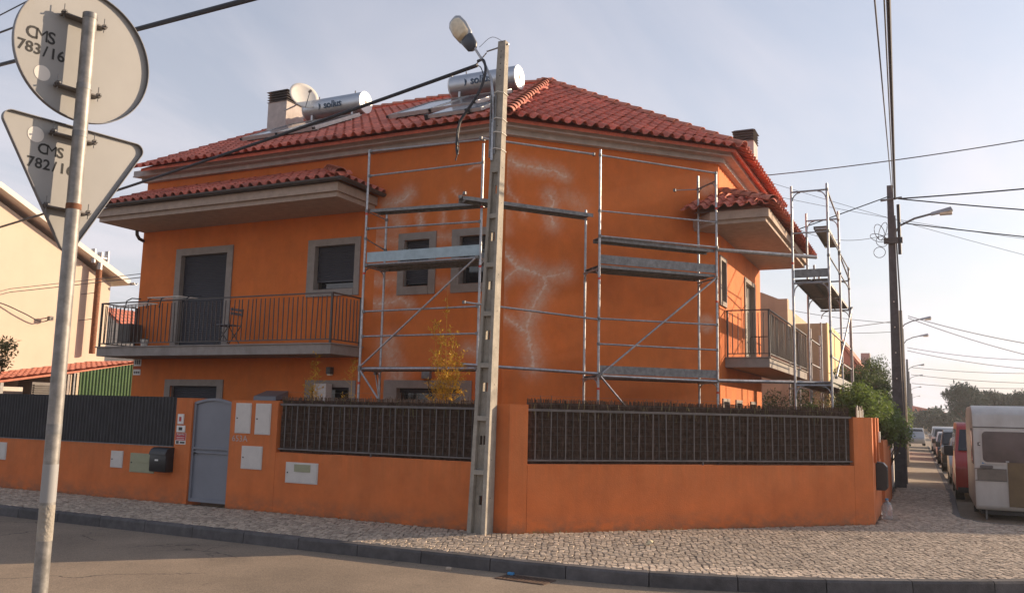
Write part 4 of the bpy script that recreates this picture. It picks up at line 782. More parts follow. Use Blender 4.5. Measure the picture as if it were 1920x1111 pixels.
# ---------------------------------------------------------------- scaffolding
def dir_box(mb, a, b, w, h):
    a = Vector(a); b = Vector(b); d = (b-a).normalized(); s_ = d.cross(Vector((0, 0, 1))).normalized(); n = s_.cross(d)
    mb.hexa([a-s_*w-n*h, a+s_*w-n*h, b+s_*w-n*h, b-s_*w-n*h, a-s_*w+n*h, a+s_*w+n*h, b+s_*w+n*h, b-s_*w+n*h])
class Scaf:
    def __init__(s, name, label, F, loc): s.t = thing(name, label, 'scaffold', loc, 'scaffolding round the orange house'); s.F = F
    def post(s, a, n, z1, bands=(), z0=0, inner=False):
        o = MB().tube([s.F.p(a, n, z0), s.F.p(a, n, z1)], .0245, 10).build('post', M['galv'], s.t, smooth=True)
        for z in bands: MB().tube([s.F.p(a, n, z), s.F.p(a, n, z+.045)], .0262, 10, cap=False).build('red_band', M['red'], o, fix=False)
        MB().box(*(lambda p: (p.x-.075, p.x+.075, p.y-.075, p.y+.075))(s.F.p(a, n, 0)), z0-.03, z0+.0).build('base_plate', M['galvd'], o)
    def rail(s, a, za, b, zb, n=1.2, name='guard_rail', r=.019, n2=None, m='galv'):
        n2 = n if n2 is None else n2
        o = MB().tube([s.F.p(a, n, za), s.F.p(b, n2, zb)], r, 8).build(name, M[m], s.t, smooth=True)
        for e, z, nn in ((a, za, n), (b, zb, n2)):
            p = s.F.p(e, nn, z); MB().box(p.x-.028, p.x+.028, p.y-.028, p.y+.028, z-.03, z+.03).build('coupler', M['galvd'], o, bevel=.008)
        return o
    def deck(s, a, b, n0, n1, za, zb=None, toe=None, thick=.06, mat_='galvd'):
        zb = za if zb is None else zb; k = max(1, round((n1-n0)/.32)); w = (n1-n0)/k
        for i in range(k):
            mb = MB(); P = s.F.p; u0, u1 = n0+i*w+.006, n0+(i+1)*w-.006
            def bxx(m0, m1, t0, t1): mb.hexa([P(a, m0, za+t0), P(b, m0, zb+t0), P(b, m1, zb+t0), P(a, m1, za+t0), P(a, m0, za+t1), P(b, m0, zb+t1), P(b, m1, zb+t1), P(a, m1, za+t1)])
            bxx(u0, u1, -.008, 0); bxx(u0, u0+.012, -thick, -.0085); bxx(u1-.012, u1, -thick, -.0085)
            o = mb.build('deck_plank', M[mat_], s.t)
            for c_ in (.03, .97):
                p = s.F.p(a+(b-a)*c_, (u0+u1)/2, za+(zb-za)*c_-.035); mb = MB(); dir_box(mb, s.F.p(a+(b-a)*c_, u0+.02, p.z), s.F.p(a+(b-a)*c_, u1-.02, p.z), .01, .025); mb.build('hook', M['galv'], o)
        if toe:
            mb = MB(); P = s.F.p; nn = n1+.012
            mb.hexa([P(a, nn-.012, za+.02), P(b, nn-.012, zb+.02), P(b, nn+.012, zb+.02), P(a, nn+.012, za+.02), P(a, nn-.012, za+.02+toe[0]), P(b, nn-.012, zb+.02+toe[0]), P(b, nn+.012, zb+.02+toe[0]), P(a, nn+.012, za+.02+toe[0])])
            mb.build('toe_board', M[toe[1]], s.t)
    def transom(s, a, n0, n1, z, curve=True):
        o = MB().tube([s.F.p(a, n0, z), s.F.p(a, n1, z)], .02, 8).build('transom', M['galv'], s.t, smooth=True)
        if curve:
            for nn, sg in ((n0, 1), (n1, -1)):
                pts = [s.F.p(a, nn+sg*(.02+.16*(1-math.cos(t_))), z-.2+.18*math.sin(t_)) for t_ in np.linspace(0, math.pi/2, 6)]
                MB().tube(pts, .012, 6).build('gusset', M['galv'], o, smooth=True)
A_ = Scaf('scaffold', 'scaffold bay before the small windows, with a pale blue toe board', FA, (-8.7, 14.2, 0))
A_.post(-10.0, 1.2, 6.93, (5.58, 4.38, 2.22)); A_.post(-7.40, 1.2, 6.75, (5.5, 4.38)); A_.post(-10.02, .47, 5.78); A_.post(-7.42, .47, 5.78)
A_.rail(-9.96, 6.89, -7.4, 6.83); A_.rail(-9.96, 6.38, -7.4, 6.38); A_.rail(-9.96, 5.30, -7.42, 5.25); A_.rail(-9.96, 3.64, -7.42, 3.66); A_.rail(-9.96, 3.15, -7.42, 3.16)
A_.deck(-9.95, -7.40, .88, 1.18, 5.70, 5.64); A_.deck(-9.95, -7.42, .50, 1.17, 4.60, toe=(.20, 'alu')); A_.deck(-9.95, -7.42, .5, 1.17, 2.56)
A_.rail(-9.95, 2.52, -7.42, 2.52, name='ledger', r=.03); A_.rail(-9.95, 4.57, -7.42, 4.57, name='ledger', r=.018, m='galv')
A_.rail(-9.97, 2.55, -7.45, 4.58, n=1.24, name='brace'); A_.rail(-9.97, 2.5, -9.35, 1.75, n=1.24, name='brace'); A_.rail(-10.0, 5.1, -10.02, 5.0, n=1.2, n2=.47, name='guard_rail', r=.014)
for z in (4.55, 2.5): A_.transom(-10.0, .47, 1.2, z); A_.transom(-7.41, .47, 1.2, z)
A_.rail(-10.0, 5.66, -10.02, 5.64, n=1.2, n2=.47, name='transom', r=.014)
A_.rail(-9.9, 2.45, -9.72, 1.6, n=.8, name='strut', r=.014)
B_ = Scaf('scaffold', 'scaffold along the chamfered corner wall with cracks, running out behind the concrete pole', FB, (-4.7, 16.2, 0))
for a, t_ in ((1.50, 6.83), (4.08, 6.68)): B_.post(a, 1.2, t_, (4.28, 2.2) if a < 2 else (5.9, 4.0, 2.2))
B_.post(1.53, .47, 5.80); B_.post(4.11, .47, 6.79)
B_.rail(-.92, 6.75, 1.36, 6.72, name='guard_rail', r=.022); B_.rail(1.5, 6.72, 4.08, 6.66); B_.rail(1.5, 5.62, 4.08, 5.64, r=.016)
B_.deck(-1.22, 1.38, .85, 1.17, 5.64, 5.56, thick=.07); B_.rail(-1.2, 5.68, -1.2, 5.68, n=.9, n2=1.19, name='hook', r=.01)
B_.rail(-1.15, 3.68, 1.5, 3.52, r=.02); B_.rail(1.5, 3.54, 4.08, 3.56, r=.018); B_.rail(1.5, 3.06, 4.08, 3.06, r=.018)
B_.rail(-1.14, 2.57, 1.5, 2.50, name='ledger', r=.03)
B_.deck(1.52, 4.06, .85, 1.17, 5.12, 5.10, thick=.075); B_.rail(1.5, 5.12, 4.08, 5.12, n=1.22, name='guard_rail', r=.02)
B_.deck(1.52, 4.06, .5, 1.17, 4.58, toe=(.17, 'galvd')); B_.deck(1.52, 4.06, .5, 1.17, 2.48, toe=(.16, 'galvd')); B_.rail(1.5, 2.46, 4.08, 2.44, n=1.2, name='ledger', r=.028)
B_.rail(1.55, 2.5, 4.05, 4.5, n=1.24, name='brace'); B_.rail(1.52, 2.46, 2.2, 1.75, n=1.24, name='brace')
for a in (1.5, 4.09):
    for z in (4.5, 2.42): B_.transom(a, .47, 1.2, z)
B_.transom(4.09, .47, 1.2, 6.5); B_.rail(3.55, 6.42, 4.11, 6.5, n=.47, name='wall_tie', r=.01)
B_.rail(4.08, 5.08, 6.49, 5.12, n=1.2, name='link_tube', r=.04); B_.rail(4.08, 2.46, 6.82, 2.50, n=1.2, name='link_tube', r=.035)
C_ = Scaf('scaffold', 'tall narrow scaffold tower beside the side balcony at the right end of the house', FC, (-2.1, 20.5, 0))
for y, t_, tz in ((18.2, 6.55, 6.42), (20.6, 6.5, 6.32), (23.1, 5.6, 5.25)):
    C_.post(y, 1.57, t_-(0 if y < 22 else 1.4), (4.9,)); C_.post(y, 2.27, t_)
    C_.transom(y, 1.57, 2.27, tz); C_.transom(y, 1.57, 2.27, 4.5); C_.transom(y, 1.57, 2.27, 2.42)
C_.rail(18.2, 6.42, 20.6, 6.3, n=2.27); C_.rail(20.6, 5.5, 23.1, 5.3, n=2.27)
for z in (5.55, 5.05, 3.5, 3.0): C_.rail(18.2, z, 20.6, z, n=2.27, r=.016); C_.rail(20.6, z, 23.1, z, n=2.27, r=.016)
C_.deck(18.2, 23.1, 1.6, 2.25, 4.58); C_.deck(20.6, 23.1, 1.72, 2.05, 6.18); C_.deck(18.2, 23.1, 1.6, 2.25, 2.48, toe=(.16, 'galvd'))
mb = MB(); FC.box(mb, 18.22, 18.24, 1.6, 2.25, 4.62, 4.79); mb.build('toe_board', M['galvd'], C_.t); C_.rail(18.22, 5.55, 18.22, 5.55, n=1.57, n2=2.27, r=.014)
C_.rail(23.1, 4.55, 18.6, 2.6, n=2.32, name='brace'); C_.rail(23.1, 2.5, 23.0, 4.4, n=2.30, name='brace', r=.02)
for a in (19.0, 19.9): C_.post(a, 1.9, 5.05 if a > 19.5 else 5.0, (), 4.6)
D_ = Scaf('scaffold', 'distant part of the scaffolding in front of the tan house, seen through the tower', Fr((-3.6, 0), (0, 1), (1, 0)), (-3.3, 26, 0))
for y in (25.6, 27.8):
    for n_ in (0, .6): D_.post(y, n_, 4.3 if n_ else 4.4)
for z in (1.9, 2.6, 3.3, 4.0): D_.rail(25.6, z, 27.8, z, n=.6, r=.016); D_.rail(25.6, z, 25.6, z, n=0, n2=.6, r=.014)
b = thing('cable_bundle', 'tangled grey cable bundle lying on the scaffold deck before the small window', 'cable bundle', (-9.2, 14.2, 4.62))
for k in range(10):
    a = random.uniform(0, 6.28); pts = [(-9.2+.16*math.cos(t_*1.9+a)*random.uniform(.7, 1.1)+(t_-3)*.02, 14.2+.14*math.sin(t_*2+a), 4.74+.17*math.sin(t_*1.4+a)*random.uniform(.4, 1)) for t_ in np.linspace(0, 6, 16)]
    pts = [(x, y, max(z, 4.62)) for x, y, z in pts]; MB().tube(pts, .008, 5).build('cable', M['galvd' if k % 2 else 'greyc'], b, smooth=True)
# ---------------------------------------------------------------- main concrete pole with street lamp
PO = thing('concrete_lamp_pole', 'tall tapering concrete pole with recessed panels and a street lamp at the orange corner', 'lamp pole', (-6.0, 11.4, 0), )
HP = 7.47
def pp(u, v, z): t = z/HP; return (-5.995+.20*t+u*(.150-.085*t), 11.405-.03*t+v*(.130-.068*t), z)
def pbox(mb, u0, u1, v0, v1, z0, z1): mb.hexa([pp(u0, v0, z0), pp(u1, v0, z0), pp(u1, v1, z0), pp(u0, v1, z0), pp(u0, v0, z1), pp(u1, v0, z1), pp(u1, v1, z1), pp(u0, v1, z1)])
lv = [-.1, .87, 1.65, 2.43, 3.20, 3.94, 4.69, 5.37]
mb = MB(); e = .56
pbox(mb, -1, -e, -1, 1, -.1, 5.45); pbox(mb, e, 1, -1, 1, -.1, 5.45)
for z in lv[1:-1]: pbox(mb, -e, e, -1, 1, z-.035, z+.035)
for i in range(7):
    z0 = lv[i]+(.035 if i else 0); z1 = lv[i+1]-(.035 if i < 6 else 0); zc = z0+(z1-z0)*.60; hh = .065; w0, w1 = -.30, .12
    pbox(mb, -e, e, w0, w1, z0, zc-hh); pbox(mb, -e, e, w0, w1, zc+hh, z1)
    if i in (0, 6): pbox(mb, -e, -.15, w0, w1, zc-hh, zc+hh); pbox(mb, .2, e, w0, w1, zc-hh, zc+hh)
    else: pbox(mb, -e, -.44, w0, w1, zc-hh, zc+hh); pbox(mb, -.12, .02, w0, w1, zc-hh, zc+hh); pbox(mb, .34, e, w0, w1, zc-hh, zc+hh)
pbox(mb, -e, e, -1, 1, 5.37, 5.45); pbox(mb, -1, 1, -1, 1, 5.45, HP)
sh_ = mb.build('shaft', M['conc'], PO, bevel=.004)
for z in (5.7, 6.1, 6.9, 7.0, 7.1, 7.2, 7.3): x, y, _ = pp(0, -1.01, z); MB().tube([(x, y-.001, z), (x, y+.004, z)], .009, 8).build('bolt_hole', M['dark'], sh_)
for z in np.arange(.5, 7.4, .55): x, y, _ = pp(1.01, 0, z); MB().tube([(x+.001, y, z), (x-.004, y, z)], .009, 8).build('bolt_hole', M['dark'], sh_)
al = MB().tube([(-5.90, 11.27, 5.55), (-5.89, 11.27, 6.15), (-5.89, 11.26, 6.55), (-5.93, 11.25, 6.85), (-6.05, 11.23, 7.12), (-6.2, 11.20, 7.36), (-6.28, 11.19, 7.47)], .021, 10).build('lamp_arm', M['galv'], PO, smooth=True)
hd = Vector((-6.235, 11.20, 7.38)); dr = Vector((-.55, -.12, .80)).normalized(); nn = Vector((-.10, -.97, -.28)); nn = (nn-dr*nn.dot(dr)).normalized(); sd_ = dr.cross(nn)
def LP(a, w, h): return hd+dr*a*1.16+sd_*w*1.4+nn*h*1.2
def loft(mb, secs, m=0):
    b0 = len(mb.v); k = len(secs[0])
    for s_ in secs: mb.v += [tuple(p) for p in s_]
    for i in range(len(secs)-1):
        for j in range(k): mb.f.append((b0+i*k+j, b0+i*k+(j+1) % k, b0+(i+1)*k+(j+1) % k, b0+(i+1)*k+j)); mb.m.append(m)
    mb.f.append(tuple(b0+j for j in range(k))[::-1]); mb.m.append(m); mb.f.append(tuple(b0+(len(secs)-1)*k+j for j in range(k))); mb.m.append(m)
def osec(a, w, h0, h1): return [LP(a, w*math.cos(t), (h0 if math.sin(t) < 0 else h1)*abs(math.sin(t))*(1 if math.sin(t) > 0 else -1)) for t in [2*math.pi*i/16 for i in range(16)]]
mb = MB(); loft(mb, [osec(.16, .075, .07, .03), osec(.2, .1, .09, .035), osec(.36, .115, .1, .035), osec(.48, .10, .09, .03), osec(.53, .06, .05, .02)]); lh = mb.build('lamp_head', M['lamp'], al, smooth=True)
# gear cover and lens share the lamp arm level because parts go only three deep
mb = MB(); loft(mb, [osec(-.02, .04, .04, .03), osec(.02, .075, .06, .05), osec(.17, .09, .07, .055), osec(.185, .08, .06, .045)]); mb.build('gear_cover', M['lampd'], al, smooth=True)
mb = MB(); loft(mb, [osec(.195, .07, .0, .045), osec(.23, .092, .0, .085), osec(.36, .10, .0, .095), osec(.46, .085, .0, .075), osec(.50, .05, .0, .04)]); mb.build('lamp_lens', M['lens'], al, smooth=True)
mb = MB(); mb.tube([(-5.94, 11.285, 5.6), (-5.935, 11.285, 6.7)], .018, 8); mb.tube([(-5.865, 11.285, 5.65), (-5.86, 11.285, 6.6)], .016, 8); mb.build('conduit', M['galvd'], PO, smooth=True)
for z in (5.72, 5.98, 6.2, 6.62):
    c0 = pp(0, 0, z); w = pp(1, 1, z); du, dv_ = w[0]-c0[0]+.008, w[1]-c0[1]+.008
    mb = MB(); mb.tube([(c0[0]-du, c0[1]-dv_-.02, z), (c0[0], c0[1]-dv_-.045, z+.015), (c0[0]+du, c0[1]-dv_, z), (c0[0]+du, c0[1]+dv_, z), (c0[0]-du, c0[1]+dv_, z), (c0[0]-du, c0[1]-dv_-.02, z)], .007, 6); mb.build('steel_strap', M['wht'], PO, smooth=True)
MB().tube([(-5.80, 11.36, 7.40), (-5.95, 11.33, 7.36), (-6.05, 11.3, 7.33)], .012, 6).build('cable_hook', M['galv'], PO)
MB().tube([(-5.74, 11.37, 7.42), (-5.70, 11.37, 7.42)], .014, 8).build('bolt', M['galv'], PO)
# ---------------------------------------------------------------- cables
def cable(pts, r, m='cable', name='cable', label='', group=None, sag=0, n=24, cat='cable'):
    if len(pts) == 2:
        a, b = Vector(pts[0]), Vector(pts[1]); pts = [a.lerp(b, i/n)-Vector((0, 0, 4*sag*(i/n)*(1-i/n))) for i in range(n+1)]
    else:
        pts = resample([Vector(p) for p in pts], 6)
    return tag(MB().tube(pts, r, 6).build(name, M[m], smooth=True), label, cat, group)
cable([(-6.05, 11.3, 7.31), (-6.2, 11.35, 7.22), (-6.35, 11.42, 7.18)], .01, 'galv', label='short anchor wire from the lamp pole to the thick cable', cat='cable')
cable([(-6.25, 11.38, 7.17), (-45, 20.5, 7.1)], .030, sag=.35, n=40, label='thick twisted black cable running from the lamp pole down across the roof to the left', cat='cable')
cable([(-6.2, 11.3, 7.2), (-6.05, 11.2, 7.15), (-5.98, 11.15, 6.95), (-6.02, 11.12, 6.7), (-6.12, 11.1, 6.5), (-6.28, 11.1, 6.3), (-6.38, 11.1, 6.15), (-6.42, 11.1, 5.8), (-6.40, 11.1, 5.65)], .022, label='black cable loop hanging from the lamp pole with loose ends')
cable([(-6.36, 11.08, 6.2), (-6.40, 11.07, 6.0), (-6.37, 11.08, 5.75), (-6.42, 11.08, 5.55)], .010, label='frayed thin cable end below the loop at the lamp pole')
cable([(-6.3, 11.35, 7.15), (-6.1, 11.2, 7.05), (-6.0, 11.15, 6.85)], .008, label='thin wire between the thick cable and its loop at the pole')
cable([(-5.72, 11.37, 7.41), (-5.9, 11.2, 7.5), (-6.1, 11.15, 7.35)], .004, 'greyc', label='thin tie wire at the top of the lamp pole')
def ext(a, b, k0, k1): a = Vector(a); b = Vector(b); return [a+(b-a)*k0, a+(b-a)*k1]
cable(ext((-15.37, 9.52, 8.08), (-8.08, 7.64, 6.89), -3, 2.6), .034, label='thick black cable crossing the sky behind the round sign', cat='cable', sag=.15)
cable(ext((-15.35, 9.45, 8.63), (-8.06, 7.58, 7.6), -3, 2.6), .018, label='upper thin cable left of the round sign', sag=.1); cable(ext((-15.34, 9.40, 8.94), (-8.06, 7.5, 8.2), -3, 2.6), .012, label='uppermost thin cable left of the round sign', sag=.1)
cable([(-17.7, 16.5, 5.25), (-60, 20, 5.6)], .012, 'greyc', label='thin grey cable in front of the peach house wall', sag=.3); cable([(-17.7, 16.5, 5.35), (-60, 20, 5.75)], .01, 'greyc', label='second thin grey cable just above the first by the peach house', sag=.3)
gr = 'overhead cables at the street poles'
def w3(a, b, r, label, m='greyc', sag=.0): cable([a, b], r, m, label=label, group=gr, sag=sag, n=20)
w3((-4.4, 24, 8.46), (8, 24, 9.4), .014, 'dark cable crossing the sky from the roof corner to the upper right', sag=.25)
w3((-.75, 25.6, 8.1), (-.10, -5, 5.8), .011, 'leftmost of the three cables rising from the street pole over the pavement', sag=0); w3((-.72, 25.6, 8.2), (.10, -5, 5.7), .011, 'middle of the three cables rising from the street pole over the pavement')
w3((-.68, 25.7, 7.9), (.155, -5, 6.0), .028, 'thick twisted cable rising from the street pole over the pavement', 'cable')
w3((-.8, 25.7, 8.0), (-3.5, 23.3, 6.55), .016, 'service cable from the street pole down to the scaffold tower', 'cable')
w3((-.6, 25.7, 7.9), (9, 25, 8.0), .02, 'dark cable leaving the street pole level to the right', 'cable', .1); w3((-.6, 25.7, 7.9), (9, 25, 6.2), .018, 'dark cable leaving the street pole sloping down to the right', 'cable', .1); w3((-.5, 25.7, 7.2), (9, 25, 5.4), .016, 'lowest dark cable leaving the street pole to the right', 'cable', .1)
w3((-5.5, 30, 10.2), (9, 34, 5.5), .007, 'thin faint wire crossing behind the tower scaffold, upper', sag=.2); w3((-5.3, 30, 9.6), (9, 34, 7.0), .007, 'thin faint wire crossing behind the tower scaffold, middle', sag=.3)
w3((-5.3, 30, 9.3), (-.9, 28, 7.4), .008, 'thin faint wire sagging to the street pole from the left', sag=.7)
w3((-1.2, 50, 7.1), (-8, 40, 5.4), .02, 'cable from the second street pole down to the tan house', sag=.1)
for a, b, c_, l in (((-.9, 50, 7.3), (9, 48, 4.9), .02, 'second pole upper cable'), ((-.9, 50, 7.2), (9, 52, 4.3), .018, 'second pole second cable'), ((-1.2, 60, 6.4), (9, 60, 5.6), .018, 'third pole level cable'), ((-1.2, 60, 6.2), (10, 62, 4.9), .018, 'third pole lower cable'), ((-1.6, 93, 7.0), (14, 93, 6.6), .025, 'fourth pole upper cable'), ((-1.6, 93, 6.3), (14, 93, 5.6), .025, 'fourth pole lower cable'), ((-1.9, 112, 6.2), (15, 112, 5.9), .03, 'fifth pole cable')):
    w3(a, b, c_, l+' running right over the parked cars', sag=.35)
w3((-1.2, 50, 6.9), (-12, 46, 9.0), .014, 'thin wire from the second street pole up to the left', sag=.4); w3((-1.2, 50, 6.5), (-12, 46, 7.4), .014, 'lower thin wire from the second street pole to the left', sag=.5)
# ---------------------------------------------------------------- street poles along the right street
def street_pole(x, y, h, w, lampz, label, m='dconc', gear=False, seg=8):
    t = thing('street_pole', label, 'street pole', (x, y, -.05), 'poles along the street'); k = w*.55
    mb = MB(); mb.hexa([(x-w, y-w, -.1), (x+w, y-w, -.1), (x+w, y+w, -.1), (x-w, y+w, -.1), (x-k, y-k, h), (x+k, y-k, h), (x+k, y+k, h), (x-k, y+k, h)]); sh = mb.build('shaft', M[m], t, bevel=.01)
    if lampz:
        a = MB().tube([(x+k, y, lampz-.45), (x+k+.15, y, lampz-.25), (x+.6, y, lampz-.08), (x+1.05, y, lampz+.02)], .03, seg).build('lamp_arm', M['galvd'], t, smooth=True)
        mb = MB(); mb.hexa([(x+1.0, y-.08, lampz-.03), (x+1.55, y-.12, lampz+.06), (x+1.55, y+.12, lampz+.06), (x+1.0, y+.08, lampz-.03), (x+1.0, y-.05, lampz+.05), (x+1.5, y-.07, lampz+.17), (x+1.5, y+.07, lampz+.17), (x+1.0, y+.05, lampz+.05)]); mb.build('lamp_head', M['lamp'], a, bevel=.02)
        mb = MB(); mb.box(x+1.22, x+1.53, y-.09, y+.09, lampz-.04, lampz+.03); mb.build('lamp_lens', M['lens'], a, bevel=.02)
    if gear:
        for z in (.9, 2.0, 2.9, 3.6, 4.3, 5.0): MB().tube([(x, y-w-.002, z), (x, y-w+.06, z)], .018, 8).build('step_hole', M['wht'], sh)
        MB().tube([(x+w*.7, y-w-.02, 7.4), (x+w*1.1, y-w-.02, 5), (x+w*1.1, y-w, 0.1)], .022, 6).build('riser_cable', M['greyc'], t)
        MB().box(x-.2, x+.28, y-.22, y-.12, 6.62, 6.78).build('bracket', M['rail'], t, bevel=.01); MB().tube([(x-.25, y-.18, 7.85), (x+.3, y-.18, 7.9)], .03, 6).build('crossarm', M['galvd'], t); MB().tube([(x+.2, y-.2, 6.3), (x+.2, y-.2, 7.7)], .045, 8).build('cable_sleeve', M['cable'], t)
    return t
street_pole(-.80, 25.75, 8.30, .145, 7.40, 'nearest dark street pole with a lamp at the right end of the orange wall', gear=True)
street_pole(-.98, 38, 6.2, .15, None, 'slim light grey street pole just beyond the nearest one', 'conc')
for y, h, lz, l in ((50, 7.55, 7.1, 'second lamp pole down the street'), (61, 7.7, 7.2, 'third lamp pole down the street'), (93, 7.8, 7.2, 'fourth lamp pole down the street'), (112, 7.6, 7.1, 'fifth lamp pole down the street'), (147, 7.6, 7.0, 'sixth lamp pole down the street'), (200, 7.6, 7.0, 'farthest lamp pole down the street')):
    street_pole(-.98+drift(y), y, h, .16, lz, l, 'dconc', seg=5)
c = thing('cable_coil', 'loose coils of black cable hanging on the left of the nearest street pole', 'cable coil', (-1.2, 25.6, 6.8))
for i, (cx, cz, rx, rz, rot) in enumerate([(-1.10, 6.95, .12, .24, .3), (-1.14, 6.80, .22, .10, -.4), (-1.05, 6.7, .14, .16, .8), (-1.12, 6.40, .15, .15, 0), (-1.02, 7.0, .09, .26, -.3)]):
    MB().tube([(cx+rx*math.cos(t)*math.cos(rot)-rz*math.sin(t)*math.sin(rot), 25.55+.03*i, cz+rx*math.cos(t)*math.sin(rot)+rz*math.sin(t)*math.cos(rot)) for t in np.linspace(0, 6.28, 22)], .009, 5).build('coil', M['greyc'], c, smooth=True)

# ---------------------------------------------------------------- road signs seen from behind
SG = thing('road_sign', 'galvanised sign post with the backs of a round and a triangular road sign', 'road sign', (-3.2, 2.37, -.21))
bx0, bt = Vector((-3.2, 2.37, -.21)), Vector((-3.2-.017, 2.37-.009, 3.40))
pole = MB().tube([bx0, bt], .0290, 24).build('post', M['signpole'], SG, smooth=True)
MB().tube([bt, bt+Vector((0, 0, .012))], .030, 24).build('cap', M['signrim'], pole, smooth=True)
for z0, z1, m in ((1.35, 1.5, 'signback'), (1.20, 1.34, 'conc'), (1.62, 1.66, 'galvd')): MB().tube([bx0.lerp(bt, (z0+.21)/3.61), bx0.lerp(bt, (z1+.21)/3.61)], .0296, 24, cap=False).build('tape', M[m], pole, smooth=True, fix=False)
SA = R(11); SN = Vector((math.cos(SA), -math.sin(SA), 0)); ST = Vector((math.sin(SA), math.cos(SA), 0)); SO = Vector((-3.2, 2.37, 0))-SN*.088
def SP(t, z, x): return SO+ST*t+SN*x+Vector((0, 0, z))
def plate(name, out, lab):
    cy = sum(p[0] for p in out)/len(out); cz = sum(p[1] for p in out)/len(out); n_ = len(out)
    mb = MB(); mb.add([SP(y, z, 0) for y, z in out]+[SP(y, z, -.004) for y, z in out], [tuple(range(n_)), tuple(range(n_, 2*n_))[::-1]]); pl = mb.build(name, M['signback'], SG, label=lab)
    mb = MB(); k = .012
    inn = []
    for i in range(n_):
        a = Vector(out[i-1]); b = Vector(out[i]); c_ = Vector(out[(i+1) % n_]); d = ((b-a).normalized()+(c_-b).normalized()).normalized(); inn.append((b.x-d.y*k*.25*sgn, b.y+d.x*k*.25*sgn))
    mb.add([SP(y, z, -.004) for y, z in out]+[SP(y, z, .017) for y, z in out]+[SP(y, z, .017) for y, z in inn]+[SP(y, z, .001) for y, z in inn],
           [(i, (i+1) % n_, n_+(i+1) % n_, n_+i) for i in range(n_)]+[(n_+i, n_+(i+1) % n_, 2*n_+(i+1) % n_, 2*n_+i) for i in range(n_)]+[(2*n_+i, 2*n_+(i+1) % n_, 3*n_+(i+1) % n_, 3*n_+i) for i in range(n_)])
    mb.build('rim', M['signrim'], pl, smooth=False); return pl
sgn = 1
CY, CZ, RD = .011, 3.25, .296
disc = plate('sign_plate', [(CY+RD*math.cos(t), CZ+RD*math.sin(t)) for t in np.linspace(0, 2*math.pi, 73)[:-1]], 'round sign plate')
def rtri(P3, r_):
    out = []
    for i in range(3):
        a, b, c_ = Vector(P3[i-1]), Vector(P3[i]), Vector(P3[(i+1) % 3]); d1 = (a-b).normalized(); d2 = (c_-b).normalized(); h = d1.angle(d2)/2; L = r_/math.tan(h); cc = b+(d1+d2).normalized()*(r_/math.sin(h))
        s1 = b+d1*L; s2 = b+d2*L; e1_, e2_ = s1-cc, s2-cc; a1 = math.atan2(e1_.y, e1_.x); a2_ = math.atan2(e2_.y, e2_.x)
        dA = (a2_-a1+math.pi) % (2*math.pi)-math.pi
        out += [(cc.x+r_*math.cos(a1+dA*k/8), cc.y+r_*math.sin(a1+dA*k/8)) for k in range(9)]
    return out
tri = rtri([(.010, 2.345), (.335, 2.925), (-.317, 2.925)], .035)
tr = plate('sign_plate', tri, 'triangular sign plate')
def st(s, size, y, z, rot, parent, mname='paint_black', sx=1):
    c_, s_ = math.cos(rot), math.sin(rot); mb = MB(); text_geo(s, size, lambda a, b: SP(y+sx*a*c_-b*s_, z+a*s_*sx+b*c_, .0012), mb, stencil=True)
    # stencil bridges: short pale gaps are left by the curve offset
    mb.build('stencilled_text', M[mname], parent, fix=False)
def spaced(s, size, y, z, rot, parent, step):
    for i, ch in enumerate(s):
        k = (i-(len(s)-1)/2)*step; st(ch, size, y+k*math.cos(rot), z+k*math.sin(rot), rot, parent)
spaced('CMS', .074, -.170, 3.255, 0, disc, .040); spaced('783/16', .066, -.166, 3.192, 0, disc, .0325)
spaced('CMS', .064, -.085, 2.776, 0, tr, .036); spaced('782/16', .062, -.084, 2.712, 0, tr, .0325)
for (y, z, r_, par) in ((-.154, 3.118, .033, disc), (-.155, 2.851, .033, tr)):
    mb = MB(); mb.add([SP(y+r_*math.cos(t), z+r_*math.sin(t), .0015) for t in np.linspace(0, 2*math.pi, 33)[:-1]], [tuple(range(32))]); mb.build('round_sticker', M['sticker'], par, fix=False)
def clamp(z, tilt=0, rust=False):
    p = bx0.lerp(bt, (z+.21)/3.61); m = M['rust'] if rust else M['galvd']; n_ = 16
    c_ = MB().tube([p-Vector((0, 0, .012)), p+Vector((0, 0, .012))], .0305, 20).build('clamp', m, SG, smooth=True)
    tz = (p-SO).dot(ST)
    mb = MB(); mb.hexa([SP(tz-.095, z-.012, .002), SP(tz-.09, z-.012, .045), SP(tz+.085, z-.012, .045), SP(tz+.09, z-.012, .002), SP(tz-.095, z-.006, .002), SP(tz-.09, z-.006, .045), SP(tz+.085, z-.006, .045), SP(tz+.09, z-.006, .002)]); mb.build('channel', M['rail2'], c_)
    for dy in (-.09, .085):
        MB().tube([SP(tz+dy, z-.004, 0), SP(tz+dy, z-.004, .055)], .004, 8).build('bolt', M['galvd'], c_); MB().tube([SP(tz+dy, z-.004, .025), SP(tz+dy, z-.004, .040)], .012, 6).build('nut', M['rail'], c_)
        MB().tube([SP(tz+dy, z-.03, .03), SP(tz+dy, z+.035, .03)], .002, 5).build('pin', M['galvd'], c_)
for z, ru in ((3.405, 0), (3.088, 0), (2.877, 0), (2.562, 1)): clamp(z, 0, ru)

